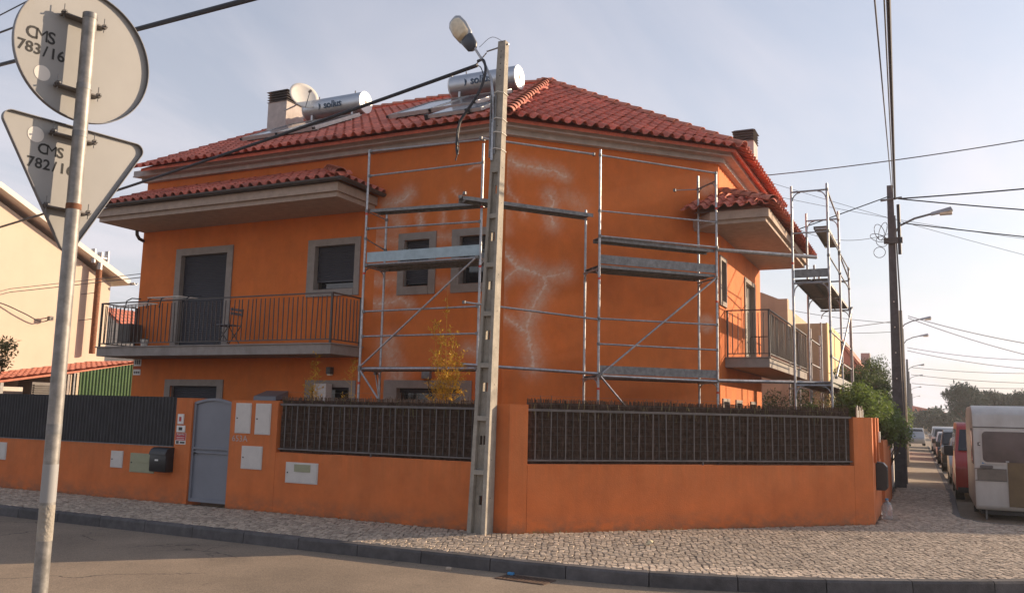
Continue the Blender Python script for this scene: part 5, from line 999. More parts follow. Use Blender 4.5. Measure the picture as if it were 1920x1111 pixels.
# ---------------------------------------------------------------- caravan, cars
def poly_box(mb, prof, x0, x1, inset=0):    # side profile (y, z) extruded in x with optional tumblehome above the belt
    pass
CV = thing('caravan', 'old cream caravan parked at the right, with wide rear window and plywood board', 'caravan', (1.8, 22.2, -.2))
cx0, cx1, cy0, cy1 = .76, 2.86, 20.35, 24.1
sp_ = [(cy0+.06, .0), (cy0, .07), (cy0+.0, 1.70), (cy0+.10, 1.93), (cy0+.30, 2.04), (cy0+.7, 2.12), (cy1-.8, 2.12), (cy1-.25, 2.0), (cy1, 1.75), (cy1, .1), (cy1-.1, .0)]
mb = MB(); mb.prism([(cx0, y, z) for y, z in sp_], (cx1-cx0, 0, 0)); mb.build('body', M['carw'], CV, bevel=.035, smooth=True)
def rp(x0, x1, z0, z1, r_): 
    P_ = []
    for (cx, cz, a) in ((x1-r_, z0+r_, -90), (x1-r_, z1-r_, 0), (x0+r_, z1-r_, 90), (x0+r_, z0+r_, 180)):
        for k in range(5): t = R(a+k*22.5); P_.append((cx+r_*math.cos(t), cz+r_*math.sin(t)))
    return P_
def flat(name, pts, y, th, m, par, bevel=0): mb = MB(); mb.prism([(x, y, z) for x, z in pts], (0, -th, 0)); return mb.build(name, m, par, bevel=bevel)
flat('window_frame', rp(.89, 2.72, .93, 1.62, .10), cy0-.001, .018, M['pale'], CV); flat('rear_window', rp(.925, 2.685, .965, 1.585, .08), cy0-.0195, .012, M['cvglass'], CV, .004)
flat('panel_strip', [(cx0+.05, .60), (1.34, .60), (1.34, .82), (cx0+.05, .82)], cy0-.001, .012, M['cartan'], CV)
flat('trim', [(cx0+.01, .585), (1.34, .585), (1.34, .598), (cx0+.01, .598)], cy0-.001, .016, M['rail2'], CV); flat('trim', [(cx0+.01, .822), (1.34, .822), (1.34, .834), (cx0+.01, .834)], cy0-.001, .016, M['rail2'], CV); flat('trim', [(cx0+.01, 1.66), (2.83, 1.66), (2.83, 1.68), (cx0+.01, 1.68)], cy0-.0, .012, M['rail2'], CV)
bd = flat('plywood_board', [(1.36, .09), (2.55, .09), (2.55, .97), (1.36, .97)], cy0-.001, .03, M['board'], CV, .004)
flat('handle', rp(.87, 1.10, .84, .90, .02), cy0-.002, .05, M['rail2'], CV, .008); flat('number_plate', [(.84, 1.29), (.94, 1.29), (.94, 1.36), (.84, 1.36)], cy0-.001, .008, M['rail'], CV); flat('label', [(.865, 1.31), (.915, 1.31), (.915, 1.345), (.865, 1.345)], cy0-.010, .003, M['white'], CV)
mb = MB(); mb.prism([(.90, cy0-.002, .93), (1.0, cy0-.002, .93), (1.0, cy0-.002, .98), (.97, cy0-.002, 1.0), (.93, cy0-.002, .985)], (0, -.004, 0)); mb.build('faded_sticker', M['blue'], CV)
MB().box(1.33, 1.39, cy0-.05, cy0-.001, .97, 1.0).build('catch', M['galv'], CV)
mb = MB(); mb.box(cx0-.012, cx0-.001, cy0+.12, cy0+.9, .95, 1.6); mb.build('side_window', M['cvglass'], CV); mb = MB(); mb.box(cx0-.006, cx0-.0005, cy0+.08, cy0+.94, .91, 1.64); mb.build('window_frame', M['rail2'], CV)
mb = MB(); mb.box(cx0+.1, cx1-.1, cy0+.2, cy1-.2, -.10, .005); mb.build('chassis', M['black'], CV)
def wheel(par, x, y, z, r_, w, m='galvd'):
    t = MB().tube([(x-w/2, y, z), (x+w/2, y, z)], r_, 24).build('wheel', M['tyre'], par, smooth=True, bevel=.0)
    MB().tube([(x-w/2-.006, y, z), (x+w/2+.006, y, z)], r_*.6, 16).build('rim', M[m], t, smooth=True); return t
wheel(CV, cx0+.12, 22.3, .08, .29, .17); wheel(CV, cx1-.12, 22.3, .08, .29, .17)
MB().tube([(.95, cy0+.15, .3), (.95, cy0+.15, -.2)], .02, 8).build('stabiliser', M['galvd'], CV); MB().tube([(2.6, cy0+.15, .3), (2.6, cy0+.15, -.2)], .02, 8).build('stabiliser', M['galvd'], CV)
def vehicle(name, cat, label, x, y, paint, side, roof_w, L, Wd, zb, win, r_=.31, mir=None, flip=False, group=None, det=True):
    """side = lower/upper profile (t, z) along the length; nose at the near end"""
    t = thing(name, label, cat, (x+Wd/2, y+L/2, -.21), group); g_ = -.21
    mb = MB(); n_ = len(side)
    def xw(z): return (0 if z < zb else (z-zb)*roof_w)
    secs = [[(x+xw(z), y+L*u, g_+z) for u, z in side], [(x+Wd-xw(z), y+L*u, g_+z) for u, z in side]]
    mb.add(secs[0]+secs[1], [tuple(range(n_)), tuple(range(n_, 2*n_))[::-1]]+[(i, (i+1) % n_, n_+(i+1) % n_, n_+i) for i in range(n_)]); mb.build('body', M[paint], t, bevel=.035, smooth=True)
    for w_ in win['side']:
        for sx in (0, 1):
            pts = [((x+xw(z)-.004) if sx == 0 else (x+Wd-xw(z)+.004), y+L*u, g_+z) for u, z in w_]; mb = MB(); mb.prism(pts, (-.006 if sx == 0 else .006, 0, 0)); mb.build('side_window', M['glass'], t)
    for (u0, z0), (u1, z1) in win['ends']:
        a0_, a1_ = x+xw(z0)+.08, x+xw(z1)+.08; b0_, b1_ = x+Wd-xw(z0)-.08, x+Wd-xw(z1)-.08; s_ = -1 if u0 < .5 else 1
        nrm = Vector((0, -(z1-z0), (u1-u0)*L)).normalized()*(-.012 if s_ > 0 else .012)
        if nrm.z < 0: nrm = -nrm
        pts = [Vector((a0_, y+L*u0, g_+z0)), Vector((b0_, y+L*u0, g_+z0)), Vector((b1_, y+L*u1, g_+z1)), Vector((a1_, y+L*u1, g_+z1))]; mb = MB(); mb.hexa([p+nrm*.2 for p in pts]+[p+nrm for p in pts]); mb.build('windscreen' if s_ < 0 else 'rear_window', M['glass'], t)
    for u in win['wheels']:
        for sx in (x+.1, x+Wd-.1): wheel(t, sx, y+L*u, g_+r_, r_, .2)
    if det:
        for sx in (x+.1, x+Wd-.36): MB().box(sx, sx+.26, y+L*win['nose'][0]-.015, y+L*win['nose'][0]+.05, g_+win['nose'][1], g_+win['nose'][1]+.14).build('headlight', M['lens'], t, bevel=.02)
        MB().box(x+.45, x+Wd-.45, y-.02, y+.04, g_+.42, g_+.58).build('grille', M['black'], t, bevel=.01); MB().box(x+.55, x+Wd-.55, y-.035, y-.021, g_+.30, g_+.40).build('number_plate', M['white'], t); MB().box(x+.04, x+Wd-.04, y-.03, y+.08, g_+.22, g_+.36).build('bumper', M['black'], t, bevel=.02)
    mz, mu, ms = mir or (.95, .27, .09)
    for sx in (-1, 1):
        cx = x-.12 if sx < 0 else x+Wd+.12; MB().box(cx-ms, cx+ms, y+L*mu-.05, y+L*mu+.06, g_+mz, g_+mz+ms*2.4).build('mirror', M['black'] if mir else M[paint], t, bevel=.02)
    return t
vanp = [(0, .28), (0, .85), (.03, 1.02), (.16, 1.2), (.27, 1.82), (.33, 1.96), (.97, 1.97), (1, 1.8), (1, .28)]
vw = dict(side=[[(.22, 1.22), (.295, 1.78), (.46, 1.78), (.46, 1.22)], [(.48, 1.22), (.48, 1.78), (.70, 1.78), (.70, 1.22)], [(.72, 1.22), (.72, 1.78), (.93, 1.78), (.93, 1.22)]], ends=[((.165, 1.24), (.27, 1.80)), ((1.0, 1.2), (1.0, 1.75))], wheels=(.17, .80), nose=(.01, .70))
vehicle('red_van', 'van', 'red passenger van parked directly beyond the cream caravan', .50, 24.7, 'carred', vanp, .12, 4.8, 1.9, 1.05, vw, .33, mir=(1.10, .2, .11))
carp = [(0, .25), (0, .62), (.04, .76), (.27, .92), (.40, 1.36), (.50, 1.44), (.72, 1.43), (.90, 1.05), (.98, .95), (1, .3)]
cw = dict(side=[[(.33, .95), (.42, 1.32), (.56, 1.36), (.56, .95)], [(.575, .95), (.575, 1.36), (.71, 1.35), (.82, .98)]], ends=[((.285, .95), (.40, 1.35)), ((.885, 1.08), (.73, 1.41))], wheels=(.18, .80), nose=(.01, .56))
suvp = [(0, .3), (0, .78), (.03, .92), (.25, 1.05), (.35, 1.55), (.45, 1.66), (.93, 1.62), (.99, 1.05), (1, .35)]
sw = dict(side=[[(.30, 1.08), (.375, 1.52), (.55, 1.55), (.55, 1.08)], [(.57, 1.08), (.57, 1.55), (.90, 1.52), (.94, 1.08)]], ends=[((.255, 1.08), (.35, 1.53)), ((.99, 1.1), (.94, 1.56))], wheels=(.18, .80), nose=(.01, .66))
PG = 'cars parked along the kerb'
vehicle('parked_car', 'car', 'silver car parked between the red van and the dark off roader', .46, 31.0, 'carsil', carp, .25, 4.2, 1.7, .92, cw, group=PG)
vehicle('parked_car', 'car', 'dark off roader with upright windscreen, third vehicle beyond the caravan', .33, 39.0, 'carblk', suvp, .18, 4.4, 1.8, 1.05, sw, .36, group=PG)
vehicle('parked_car', 'car', 'dark hatchback behind the dark off roader', .20, 45.5, 'carblk', carp, .25, 4.0, 1.7, .92, cw, group=PG)
vehicle('parked_car', 'car', 'white car in the middle of the far row of parked cars', .18, 52, 'carwht', carp, .25, 4.2, 1.7, .92, cw, group=PG)
vehicle('parked_car', 'car', 'silver tall car beyond the white parked car', .05, 58.5, 'carsil', suvp, .18, 4.3, 1.75, 1.05, sw, group=PG)
vehicle('parked_car', 'car', 'white van at the far end of the row of parked cars', -.05, 65.5, 'carwht', suvp, .18, 4.4, 1.8, 1.05, sw, group=PG)
vehicle('parked_car', 'car', 'small silver car at the very end of the pavement, closing the row', -2.2, 76, 'carsil', carp, .25, 4.2, 1.7, .92, cw, group=PG, det=False)

# ---------------------------------------------------------------- neighbouring buildings
B = thing('peach_house', 'tall peach coloured house gable at the left edge with sunlit wall', 'house', (-30, 16, 0))
mb = MB(); gp_ = [(11.8, 0), (20.85, 0), (20.85, 6.15), (16.3, 8.25), (11.8, 6.15)]; mb.prism([(-26, y, z-.2) for y, z in gp_], (-9, 0, 0)); mb.build('wall', M['beige'], B)
mb = MB(); o_ = [(21.35, 6.08), (16.3, 8.42), (11.3, 6.08)]
mb.hexa([(-25.6, 16.3, 8.26), (-25.6, 21.35, 5.93), (-36, 21.35, 5.93), (-36, 16.3, 8.26), (-25.6, 16.3, 8.44), (-25.6, 21.35, 6.11), (-36, 21.35, 6.11), (-36, 16.3, 8.44)]); mb.hexa([(-25.6, 16.299, 8.26), (-25.6, 11.3, 5.93), (-36, 11.3, 5.93), (-36, 16.299, 8.26), (-25.6, 16.299, 8.44), (-25.6, 11.3, 6.11), (-36, 11.3, 6.11), (-36, 16.299, 8.44)]); mb.build('roof', M['wht'], B)
mb = MB(); mb.box(-25.995, -25.93, 19.0, 19.25, 0, 6.3); mb.build('pilaster', M['beige'], B)
mb = MB(); gutter(mb, (-25.4, 21.42, 6.02), (-36, 21.42, 6.02), .08); mb.build('gutter', M['galv'], B)
mb = MB(); mb.tube([(-25.7, 20.10, 3.4), (-25.7, 20.10, 6.3)], .10, 12); b = thing('stove_pipe', 'rusty stove pipe with an H shaped cowl against the peach house', 'stove pipe', (-25.7, 20.1, 3.4)); mb.build('pipe', M['rust'], b, smooth=True)
mb = MB(); mb.tube([(-25.7, 20.10, 6.3), (-25.7, 20.10, 6.9)], .10, 12); mb.tube([(-25.7, 19.85, 6.72), (-25.7, 20.35, 6.72)], .07, 10); mb.build('cowl', M['galv'], b, smooth=True)
for y in (19.83, 20.37): MB().tube([(-25.7, y, 6.5), (-25.7, y, 6.98)], .085, 10).build('cowl_end', M['galv'], b, smooth=True)
for z in (4.6, 5.5): MB().tube([(-25.72, 20.1, z), (-25.99, 19.7, z-.1)], .012, 5).build('stay', M['greyc'], b)
b = thing('wall_bracket', 'small cable bracket casting a shadow on the sunlit peach wall', 'cable bracket', (-26, 18.5, 4.4)); MB().tube([(-26, 18.5, 4.45), (-25.8, 18.55, 4.5), (-25.65, 18.5, 4.42)], .02, 6).build('arm', M['galvd'], b); MB().box(-25.8, -25.68, 18.4, 18.55, 4.36, 4.5).build('clip', M['rail2'], b, bevel=.01)
cable([(-25.75, 18.5, 4.4), (-25.8, 18.2, 4.3), (-25.8, 17.6, 4.5), (-25.9, 16.8, 4.75), (-26, 15.5, 4.8)], .018, label='black cable running left from the bracket on the peach wall')
def roof_sheet(par, P0, U, V, n, m, nm='roof_tile_field', step=.24, row=.38, amp=.035):
    """P0 corner, U along eave, V up the slope: corrugated tiled surface with stepped rows"""
    P0 = Vector(P0); U = Vector(U); V = Vector(V); Nn = U.cross(V).normalized(); Nn = Nn if Nn.z > 0 else -Nn
    lu, lv_ = U.length, V.length; nu = int(lu/step)*4; nv = int(lv_/row); mb = MB(); vs = []; fs = []
    for j in range(nv):
        for e_, h in ((0, .03), (1, 0)):
            for i in range(nu+1): vs.append(P0+U*(i/nu)+V*((j+e_)/nv)+Nn*(h+amp*(1-abs(math.sin(math.pi*i/4)))))
    k = nu+1
    for j in range(2*nv-1):
        for i in range(nu): fs.append((j*k+i, j*k+i+1, (j+1)*k+i+1, (j+1)*k+i))
    mb.add(vs, fs); return mb.build(nm, m, par, kind='stuff', fix=False)
b = thing('carport', 'lean-to shelter with sunlit red tiled roof against the peach house', 'shelter', (-25, 17, 0))
def cz(y): return 2.33+.165*(y-15.5)
MB().hexa([(-25.98, 12.5, cz(12.5)-.09), (-23.5, 12.5, cz(12.5)-.09), (-23.5, 20.2, cz(20.2)-.09), (-25.98, 20.8, cz(20.8)-.09), (-25.98, 12.5, cz(12.5)-.03), (-23.5, 12.5, cz(12.5)-.03), (-23.5, 20.2, cz(20.2)-.03), (-25.98, 20.8, cz(20.8)-.03)]).build('roof', M['tile2'], b)
roof_sheet(b, (-25.97, 12.5, cz(12.5)-.02), (2.5, 0, 0), (0, 8.0, 8.0*.165), 0, M['tile2'])
for y in (13.0, 15.6, 17.9): MB().box(-23.62, -23.52, y-.05, y+.05, 0, cz(y)-.1).build('post', M['galvd'], b)
MB().box(-25.9, -23.6, 17.7, 17.8, 0, cz(17.7)-.1).build('back_wall', M['fascia'], b)
b = thing('storage_cupboard', 'pale storage cupboard under the shelter', 'cupboard', (-24.4, 16.5, 0)); MB().box(-25.3, -24.2, 15.9, 16.7, 0, 2.15).build('case', M['pale'], b); MB().box(-25.0, -24.5, 15.88, 15.899, 0, 2.1).build('door', M['grey'], b)
b = thing('louvred_screen', 'dark louvred window frame under the shelter beside the green fence', 'screen', (-23.6, 17, 0)); MB().box(-23.56, -23.51, 16.5, 17.6, 1.7, 2.3).build('frame', M['rail2'], b)
mb = MB()
for i in range(8): mb.box(-23.50, -23.47, 16.55, 17.55, 1.74+i*.065, 1.775+i*.065)
mb.build('louvre', M['rail'], b)
b = thing('yard_car', 'roof of a dark blue car parked behind the corrugated fence', 'car', (-20.5, 14.6, 0)); mb = MB(); mb.prism([(-23.0, 14, .4), (-18.6, 14, .4), (-18.6, 14, 1.0), (-19.6, 14, 1.15), (-20.3, 14, 1.62), (-22.2, 14, 1.70), (-22.9, 14, 1.1)], (0, 1.6, 0)); mb.build('body', M['carblk'], b, bevel=.06, smooth=True); MB().box(-22.1, -20.5, 13.985, 13.999, 1.2, 1.6).build('side_window', M['glass'], b)
for x in (-22.2, -19.4):
    MB().tube([(x, 14.0, .3), (x, 14.2, .3)], .3, 20).build('wheel', M['tyre'], b, smooth=True); MB().tube([(x, 15.4, .3), (x, 15.6, .3)], .3, 20).build('wheel', M['tyre'], b, smooth=True)
gs = thing('green_fence', 'green corrugated metal sheet fence between the yard shelter and the orange house', 'fence', (-23.4, 19, 0))
for k in range(5):
    a = 17.97+k*.47; n_ = 24; v = []; fs = []
    for i in range(n_+1): y = a+.47*i/n_; d = .022*math.sin(2*math.pi*y/.1175); v += [(-23.44+d, y, -.03), (-23.44+d, y, 2.66+(y-17.97)*.185)]
    for i in range(n_): fs.append((2*i, 2*i+2, 2*i+3, 2*i+1))
    mb = MB(); mb.add(v, fs); mb.build('corrugated_sheet', M['green'], gs, fix=False)
b = thing('block_house', 'distant whitewashed block gable with a red roof seen through the balcony rails', 'house', (-37, 30, 0))
mb = MB(); mb.prism([(-40, 28, -.2), (-31.5, 28, -.2), (-31.5, 28, 3.9), (-35.2, 28, 6.19), (-40, 28, 3.2)], (0, 9, 0)); mb.build('wall', M['block'], b)
mb = MB()
for i in range(14): mb.box(-40, -31.5+.0, 27.996, 27.9995, .3+i*.4, .315+i*.4) if .3+i*.4 < 3.9 else mb.box(-35.2-(6.19-.3-i*.4)*1.6, -35.2+(6.19-.3-i*.4)*1.6, 27.996, 27.9995, .3+i*.4, .315+i*.4)
mb.build('block_joints', M['blockd'], b)
roof_sheet(b, (-31.3, 27.9, 3.82), (0, 9.2, 0), (-3.95, 0, 2.43), 0, M['tile2']); mb = MB(); mb.hexa([(-31.3, 27.9, 3.72), (-35.2, 27.9, 6.12), (-35.2, 37.1, 6.12), (-31.3, 37.1, 3.72), (-31.3, 27.9, 3.80), (-35.2, 27.9, 6.21), (-35.2, 37.1, 6.21), (-31.3, 37.1, 3.80)]); mb.build('roof', M['tile2'], b)
b = thing('tan_house', 'tan rendered house with flat parapets beyond the orange house', 'house', (-6, 35, 0))
mb = MB(); mb.box(-12, -4.55, 31.9, 40, -.2, 5.75); mb.build('wall', M['beige2'], b)
mb = MB(); mb.prism([(-12, 31.5, 5.4), (-5.35, 31.5, 6.24), (-4.75, 31.5, 5.98), (-4.45, 31.5, 5.98), (-4.45, 31.5, -.2), (-12, 31.5, -.2)], (0, .4, 0)); mb.build('wall', M['beige2'], b)
MB().box(-4.44, -3.35, 33.2, 38.2, -.2, 5.25).build('wall', M['beige2'], b); MB().box(-3.349, -3.30, 33.2, 38.2, -.2, 5.27).build('side_wall', M['yellow'], b)  # lit side coloured brighter and yellower than the shaded front of the same house
MB().box(-3.298, -3.27, 34.2, 36.2, 2.1, 3.3).build('awning', M['green'], b)
b = thing('pink_house', 'pink house with red tiled gable further along the street', 'house', (-6, 48, 0))
mb = MB(); mb.prism([(-9, 45, -.2), (-3.1, 45, -.2), (-3.1, 45, 4.3), (-4.2, 45, 5.9), (-9, 45, 5.9)], (0, 7, 0)); mb.build('wall', M['pink'], b); mb = MB(); mb.hexa([(-2.9, 44.8, 4.1), (-4.25, 44.8, 6.0), (-4.25, 52.2, 6.0), (-2.9, 52.2, 4.1), (-2.85, 44.8, 4.25), (-4.2, 44.8, 6.15), (-4.2, 52.2, 6.15), (-2.85, 52.2, 4.25)]); mb.build('roof', M['tile2'], b)
MB().box(-3.3, -2.85, 50, 50.6, 4, 5.35).build('chimney', M['fascia'], b)
b = thing('grey_house', 'grey street house beyond the pink one', 'house', (-7, 60, 0)); mb = MB(); mb.box(-10, -3.4, 58, 70, -.2, 4.6); mb.build('wall', M['grey'], b); mb = MB(); mb.prism([(-10.3, 57.8, 4.6), (-3.2, 57.8, 4.6), (-6.5, 57.8, 6.1)], (0, 12.4, 0)); mb.build('roof', M['tile2'], b)
for i, (x, y, w, h, m) in enumerate([(-22, 150, 12, 5.5, 'grey'), (-8, 165, 10, 4.5, 'beige2'), (3, 158, 9, 5.0, 'grey'), (14, 170, 14, 6, 'grey')]):
    b = thing('far_house', ['grey', 'tan', 'second grey', 'wide grey'][i]+' low house closing the far end of the street, '+['leftmost', 'behind the poles', 'behind the car row', 'under the pines'][i], 'house', (x+w/2, y, 0), 'houses closing the street')
    MB().box(x, x+w, y, y+9, -.2, h*.75).build('wall', M[m], b); mb = MB(); mb.prism([(x-.4, y-.3, h*.75), (x+w+.4, y-.3, h*.75), (x+w/2, y-.3, h)], (0, 9.6, 0)); mb.build('roof', M['tile' if i % 2 else 'grey'], b)
    for k in range(int(w/2.5)): MB().box(x+.8+k*2.5, x+1.9+k*2.5, y-.03, y-.001, 1.2, 2.6).build('window', M['glass'], b)
b = thing('street_house', 'plain house across the street, just outside the right edge, shading the pavement by the caravan', 'house', (14, 32, 0))
ux, uy, wx, wy = .84, .545, -.545, .84
def hp(a, c_, z): return (10.3+ux*a+wx*c_, 27.3+uy*a+wy*c_, z)
MB().hexa([hp(.3, .3, -.2), hp(11.7, .3, -.2), hp(11.7, 8.7, -.2), hp(.3, 8.7, -.2), hp(.3, .3, 5.8), hp(11.7, .3, 5.8), hp(11.7, 8.7, 5.8), hp(.3, 8.7, 5.8)]).build('wall', M['beige2'], b)
mb = MB(); mb.add([hp(0, 0, 5.8), hp(12, 0, 5.8), hp(12, 9, 5.8), hp(0, 9, 5.8), hp(0, 0, 5.98), hp(12, 0, 5.98), hp(12, 9, 5.98), hp(0, 9, 5.98), hp(4.5, 4.5, 7.1), hp(7.5, 4.5, 7.1)], [(3, 2, 1, 0), (0, 1, 5, 4), (1, 2, 6, 5), (2, 3, 7, 6), (3, 0, 4, 7), (4, 5, 9, 8), (5, 6, 9), (6, 7, 8, 9), (7, 4, 8)]); mb.build('roof', M['tile'], b)
for a in (1.5, 4.6, 7.7, 9.9):
    for z in (.9, 3.6): MB().hexa([hp(a, .22, z), hp(a+1.1, .22, z), hp(a+1.1, .31, z), hp(a, .31, z), hp(a, .22, z+1.3), hp(a+1.1, .22, z+1.3), hp(a+1.1, .31, z+1.3), hp(a, .31, z+1.3)]).build('window', M['shutterl'], b)
# walls of the neighbours along the street
b = thing('street_wall', 'row of low garden walls along the pavement beyond the orange wall', 'garden wall', (-1.1, 30, 0))
for y0, y1, h, m in ((22.1, 25.2, 1.5, 'orange_wall'), (25.3, 31, 1.45, 'wht'), (31.1, 44, 1.5, 'beige2'), (44.1, 57, 1.4, 'pink'), (57.1, 72, 1.4, 'grey')):
    mb = MB(); xa, xb = -1.0+drift(y0), -1.0+drift(y1); mb.hexa([(xa-.2, y0, -.1), (xa, y0, -.1), (xb, y1, -.1), (xb-.2, y1, -.1), (xa-.2, y0, h), (xa, y0, h), (xb, y1, h), (xb-.2, y1, h)]); mb.build('wall_section', M[m], b)
b = thing('timber_screen', 'weathered board screen standing above the orange wall near the vine', 'screen', (-1.2, 18, 1.6))
for k in range(9): MB().box(-1.22, -1.20, 16.62+k*.22, 16.80+k*.22, 1.0, 1.98+.05*math.sin(k*2.3)).build('board', M['galvd' if k % 3 else 'bark'], b)
# ---------------------------------------------------------------- plants
def leaves(mb, pts, size, asp=.5, droop=.3, up=None):
    for p in pts:
        a = random.uniform(0, 2*math.pi); b = random.gauss(0, .6); d = Vector((math.cos(a)*math.cos(b), math.sin(a)*math.cos(b), math.sin(b)-droop)).normalized()
        s_ = d.cross(Vector((random.gauss(0, .4), random.gauss(0, .4), 1))).normalized(); L = size*random.uniform(.6, 1.35); w = L*asp*.5; p = Vector(p); m = p+d*L*.5-Vector((0, 0, L*.06))
        mb.add([p, m+s_*w, p+d*L, m-s_*w], [(0, 1, 2, 3)])
def blob_pts(c, rad, n, hollow=.35):
    out = []
    while len(out) < n:
        v = Vector((random.gauss(0, 1), random.gauss(0, 1), random.gauss(0, 1))).normalized()*random.uniform(hollow, 1)**.6
        out.append((c[0]+v.x*rad[0], c[1]+v.y*rad[1], c[2]+v.z*rad[2]))
    return out
def limb(p0, p1, r0_, r1_, n=5, wob=.08):
    p0, p1 = Vector(p0), Vector(p1); L = (p1-p0).length; pts = [p0.lerp(p1, i/n)+Vector((random.gauss(0, wob), random.gauss(0, wob), 0))*L*(0 if i in (0, n) else .4) for i in range(n+1)]; return pts, r0_, r1_
def tree(name, label, cat, base, clumps, size, m, trunk=.08, nper=260, asp=.5, droop=.3, group=None, hollow=.3, tips=False):
    t = thing(name, label, cat, base, group); mb = MB(); b = Vector(base); tm = MB()
    cen = sum((Vector(c[:3]) for c in clumps), Vector())/len(clumps); fork = b.lerp(cen, .35); fork.x = b.x*.7+cen.x*.3; fork.y = b.y*.7+cen.y*.3
    pts, r0_, r1_ = limb(b, fork, trunk, trunk*.7); tm.tube(pts, r0_, 8, r2=r1_)
    for c in clumps:
        cc = Vector(c[:3]); pts, r0_, r1_ = limb(fork, cc, trunk*.55, trunk*.12); tm.tube(pts, r0_, 6, r2=r1_)
        rad = c[3:6] if len(c) > 5 else (c[3],)*3
        for k in range(7):
            e_ = cc+Vector((random.uniform(-1, 1)*rad[0], random.uniform(-1, 1)*rad[1], random.uniform(-.5, 1)*rad[2]))*.85; tm.tube([cc, cc.lerp(e_, .5)+Vector((0, 0, .05*rad[2])), e_], trunk*.1, 4, r2=trunk*.03)
        v = rad[0]*rad[1]*rad[2]
        leaves(mb, blob_pts(cc, rad, int(nper*(v**.66)*2.2)+40, hollow), size, asp, droop)
    tm.build('trunk', M['bark'], t, smooth=True); mb.build('crown', M[m], t, fix=False); return t
def clumps(c, R_, n, r_, flat=1):
    out = []
    for i in range(n):
        v = Vector((random.gauss(0, 1), random.gauss(0, 1), random.gauss(0, 1))).normalized()*random.uniform(.35, 1); rr_ = r_*random.uniform(.7, 1.25)
        out.append((c[0]+v.x*R_[0], c[1]+v.y*R_[1], c[2]+v.z*R_[2], rr_, rr_, rr_*flat))
    return out
tree('garden_tree', 'bushy green tree rising behind the orange wall right of the scaffold tower', 'tree', (-1.9, 26.5, 0), clumps((-1.85, 26.5, 2.35), (.8, .9, 1.0), 32, .40), .08, 'leaf', .07, 1500)
tree('garden_tree', 'taller thin leaved tree further back beside the street poles', 'tree', (-1.9, 31, 0), clumps((-1.75, 31, 2.9), (.7, .9, 1.2), 22, .42), .08, 'leaf', .07, 1100)
tree('vine', 'bright green vine spilling over the right end of the orange wall', 'vine', (-1.35, 19.5, 0), clumps((-1.35, 19.9, 2.05), (.5, 1.8, .34), 26, .27)+clumps((-.92, 21.2, 1.75), (.18, 1.5, .55), 15, .24), .075, 'leafl', .04, 1400, .7)
tree('vine', 'green creeper hanging around the nearest street pole', 'vine', (-1.05, 24.2, 0), clumps((-.85, 24.4, 1.75), (.25, 1.0, .65), 10, .26), .075, 'leafl', .04, 1300, .7)
tree('shrub', 'dark shrub behind the reed screen under the side balcony', 'shrub', (-3.2, 24.8, 0), clumps((-3.4, 25, 1.9), (.9, .7, .8), 12, .36), .07, 'leaf', .05, 900)
tree('shrub', 'olive green shrub behind the reed screen under the scaffold tower', 'shrub', (-2.3, 23.2, 0), clumps((-2.3, 23.4, 1.75), (.65, .6, .6), 9, .32), .065, 'leafo', .05, 900)
tree('shrub', 'small dark shrub at the right foot of the orange house', 'shrub', (-4.3, 26.2, 0), clumps((-4.3, 26.5, 1.9), (.5, .4, .5), 7, .33), .07, 'leafd', .05, 900)
tree('small_bush', 'small light green bush peeping over the reed screen below the tower', 'bush', (-2.1, 17.9, 0), clumps((-2.15, 17.9, 1.93), (.13, .12, .10), 5, .10), .055, 'leafl', .02, 5000, .6)
for i, (x, y, z, r_, l) in enumerate([(-1.8, 44, 2.0, .9, 'rounded shrub over the garden wall by the second pole'), (-2.0, 56, 2.1, 1.0, 'light green street shrub near the third pole'), (-1.9, 68, 2.0, 1.0, 'pale shrub at the far end of the pavement')]):
    tree('hedge_shrub', l, 'shrub', (x, y, 0), clumps((x, y, z), (r_*.6, r_, r_*.7), 7, .6), .16, 'leafl', .06, 260, .6, group='shrubs over the garden walls')
for i, (x, y, z, rx, rz, l) in enumerate([(3.6, 112, 4.4, 2.6, 2.1, 'leftmost dark pine standing behind the caravan'), (7.2, 118, 4.3, 3.0, 1.7, 'second dark pine from the left behind the caravan'), (10.2, 114, 4.1, 2.8, 1.5, 'low dark pine in the middle of the pine row'), (13.6, 120, 4.6, 2.8, 1.9, 'broad dark pine right of the middle of the row'), (18.5, 112, 4.8, 2.6, 2.0, 'rightmost dark pine at the picture edge'), (27, 116, 4.4, 3, 2, 'dark pine just outside the right edge')]):
    tree('pine_tree', l, 'pine tree', (x, y, -.2), clumps((x, y, z), (rx*.8, 2.2, rz*.75), 26, 1.05, .6), .40, 'leafd', .2, 190, .35, 0, 'pines beyond the caravan', .2)
tree('street_tree', 'dim green tree mass behind the far parked cars', 'tree', (.8, 135, -.2), clumps((.8, 135, 2.2), (2.6, 2, 1.6), 16, 1.2), .5, 'leafd', .2, 90)
tree('street_tree', 'lower dim tree left of the pines at the street end', 'tree', (-2.6, 140, -.2), clumps((-2.4, 140, 1.6), (1.6, 2, 1.2), 9, 1.0), .5, 'leaf', .2, 70)
tree('pine_tree', 'dark pine rising behind the left end of the orange house', 'pine tree', (-37, 44, -.2), clumps((-38.5, 44, 7.6), (3.2, 2, 1.8), 16, 1.0, .7), .34, 'leafd', .22, 150, .35, 0, None, .2)
tree('small_tree', 'olive leaved branch of a small tree at the left edge before the peach wall', 'tree', (-22.6, 14.5, 0), clumps((-22.3, 14.5, 3.0), (.85, .5, .45), 10, .26), .13, 'leafo', .05, 420, .4, .2)
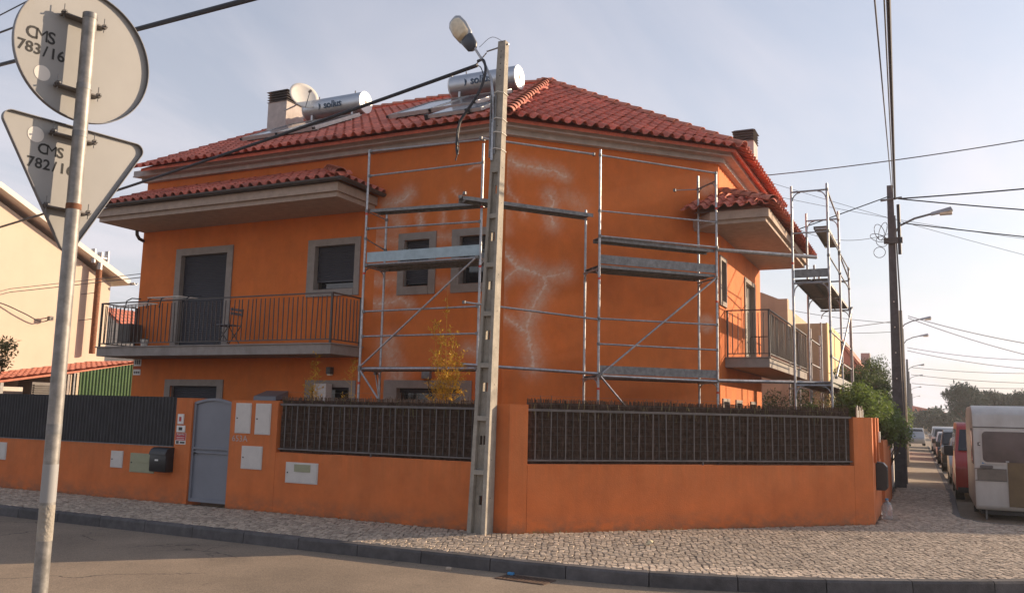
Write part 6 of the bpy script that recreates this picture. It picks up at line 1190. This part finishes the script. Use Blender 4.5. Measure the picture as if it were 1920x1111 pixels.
def whip(name, label, base, h, spread, n, m, lsz, cat='plant'):
    t = thing(name, label, cat, base); b = Vector(base); st_ = MB(); lf = MB()
    for k in range(n):
        hh = h*(1 if k == 0 else random.uniform(.35, .8)); a = random.uniform(0, 6.28); r_ = 0 if k == 0 else random.uniform(.3, 1)*spread
        tip = b+Vector((math.cos(a)*r_, math.sin(a)*r_*.5, hh)); mid = b.lerp(tip, .5)+Vector((math.cos(a)*r_*-.15, 0, hh*.06)); st_.tube([b, mid, tip], .007, 5, r2=.002)
        for j in range(26 if k == 0 else 18):
            u = random.uniform(.25, 1); p = b.lerp(mid, u*2) if u < .5 else mid.lerp(tip, u*2-1); a2_ = random.uniform(0, 6.28); L = random.uniform(.08, .22)*(1.25-u*.8)*(1.6 if k else 1.2)
            e_ = p+Vector((math.cos(a2_)*L, math.sin(a2_)*L, L*.7)); st_.tube([p, e_], .0025, 3)
            leaves(lf, [p.lerp(e_, random.uniform(.3, 1)) for _ in range(5)], lsz, .28, -.1)
    st_.build('stem', M['leafy'], t); lf.build('foliage', M[m], t, fix=False); return t
whip('bamboo', 'tall yellowed bamboo plant behind the reed screen left of the concrete pole', (-7.72, 13.2, .9), 3.0, .42, 22, 'leafy', .07)
whip('bamboo', 'thin dry yellowish plant behind the reed screen below the balcony end', (-10.75, 13.4, .9), 1.95, .32, 9, 'leafy', .06)
whip('dry_twig', 'small dry twig plant at the foot of the left scaffold post', (-9.8, 13.3, .9), 1.75, .15, 4, 'leafy', .05)
# foot of the wall: dirt and small weeds
wd = MB()
for k in range(260):
    if random.random() < .4: x = random.uniform(-17, -6.2); y = 11.53
    else: s_ = random.uniform(-.2, 6.6); p = GB.p(s_, .02, 0); x, y = p.x, p.y
    leaves(wd, [(x+random.gauss(0, .01), y-abs(random.gauss(0, .012)), zp(x, y-.05)+.004) for _ in range(3)], .022, .5, -.6)
tag(wd.build('wall_foot_weeds', M['leafo'], fix=False), 'tiny dry weeds along the foot of the orange garden wall', 'weeds', kind='stuff')
# haze
hm = bpy.data.materials.new('haze_air'); hm.use_nodes = True; hn = hm.node_tree; hn.nodes.clear()
ho = N(hn, 'ShaderNodeOutputMaterial'); hv_ = N(hn, 'ShaderNodeVolumePrincipled'); hv_.inputs['Color'].default_value = (.92, .94, 1, 1); hv_.inputs['Density'].default_value = 0.0007; hv_.inputs['Anisotropy'].default_value = .45; hn.links.new(hv_.outputs[0], ho.inputs['Volume'])
MB().box(-710, 710, -310, 1210, -4.2, 12.0).build('haze', hm, kind='stuff')
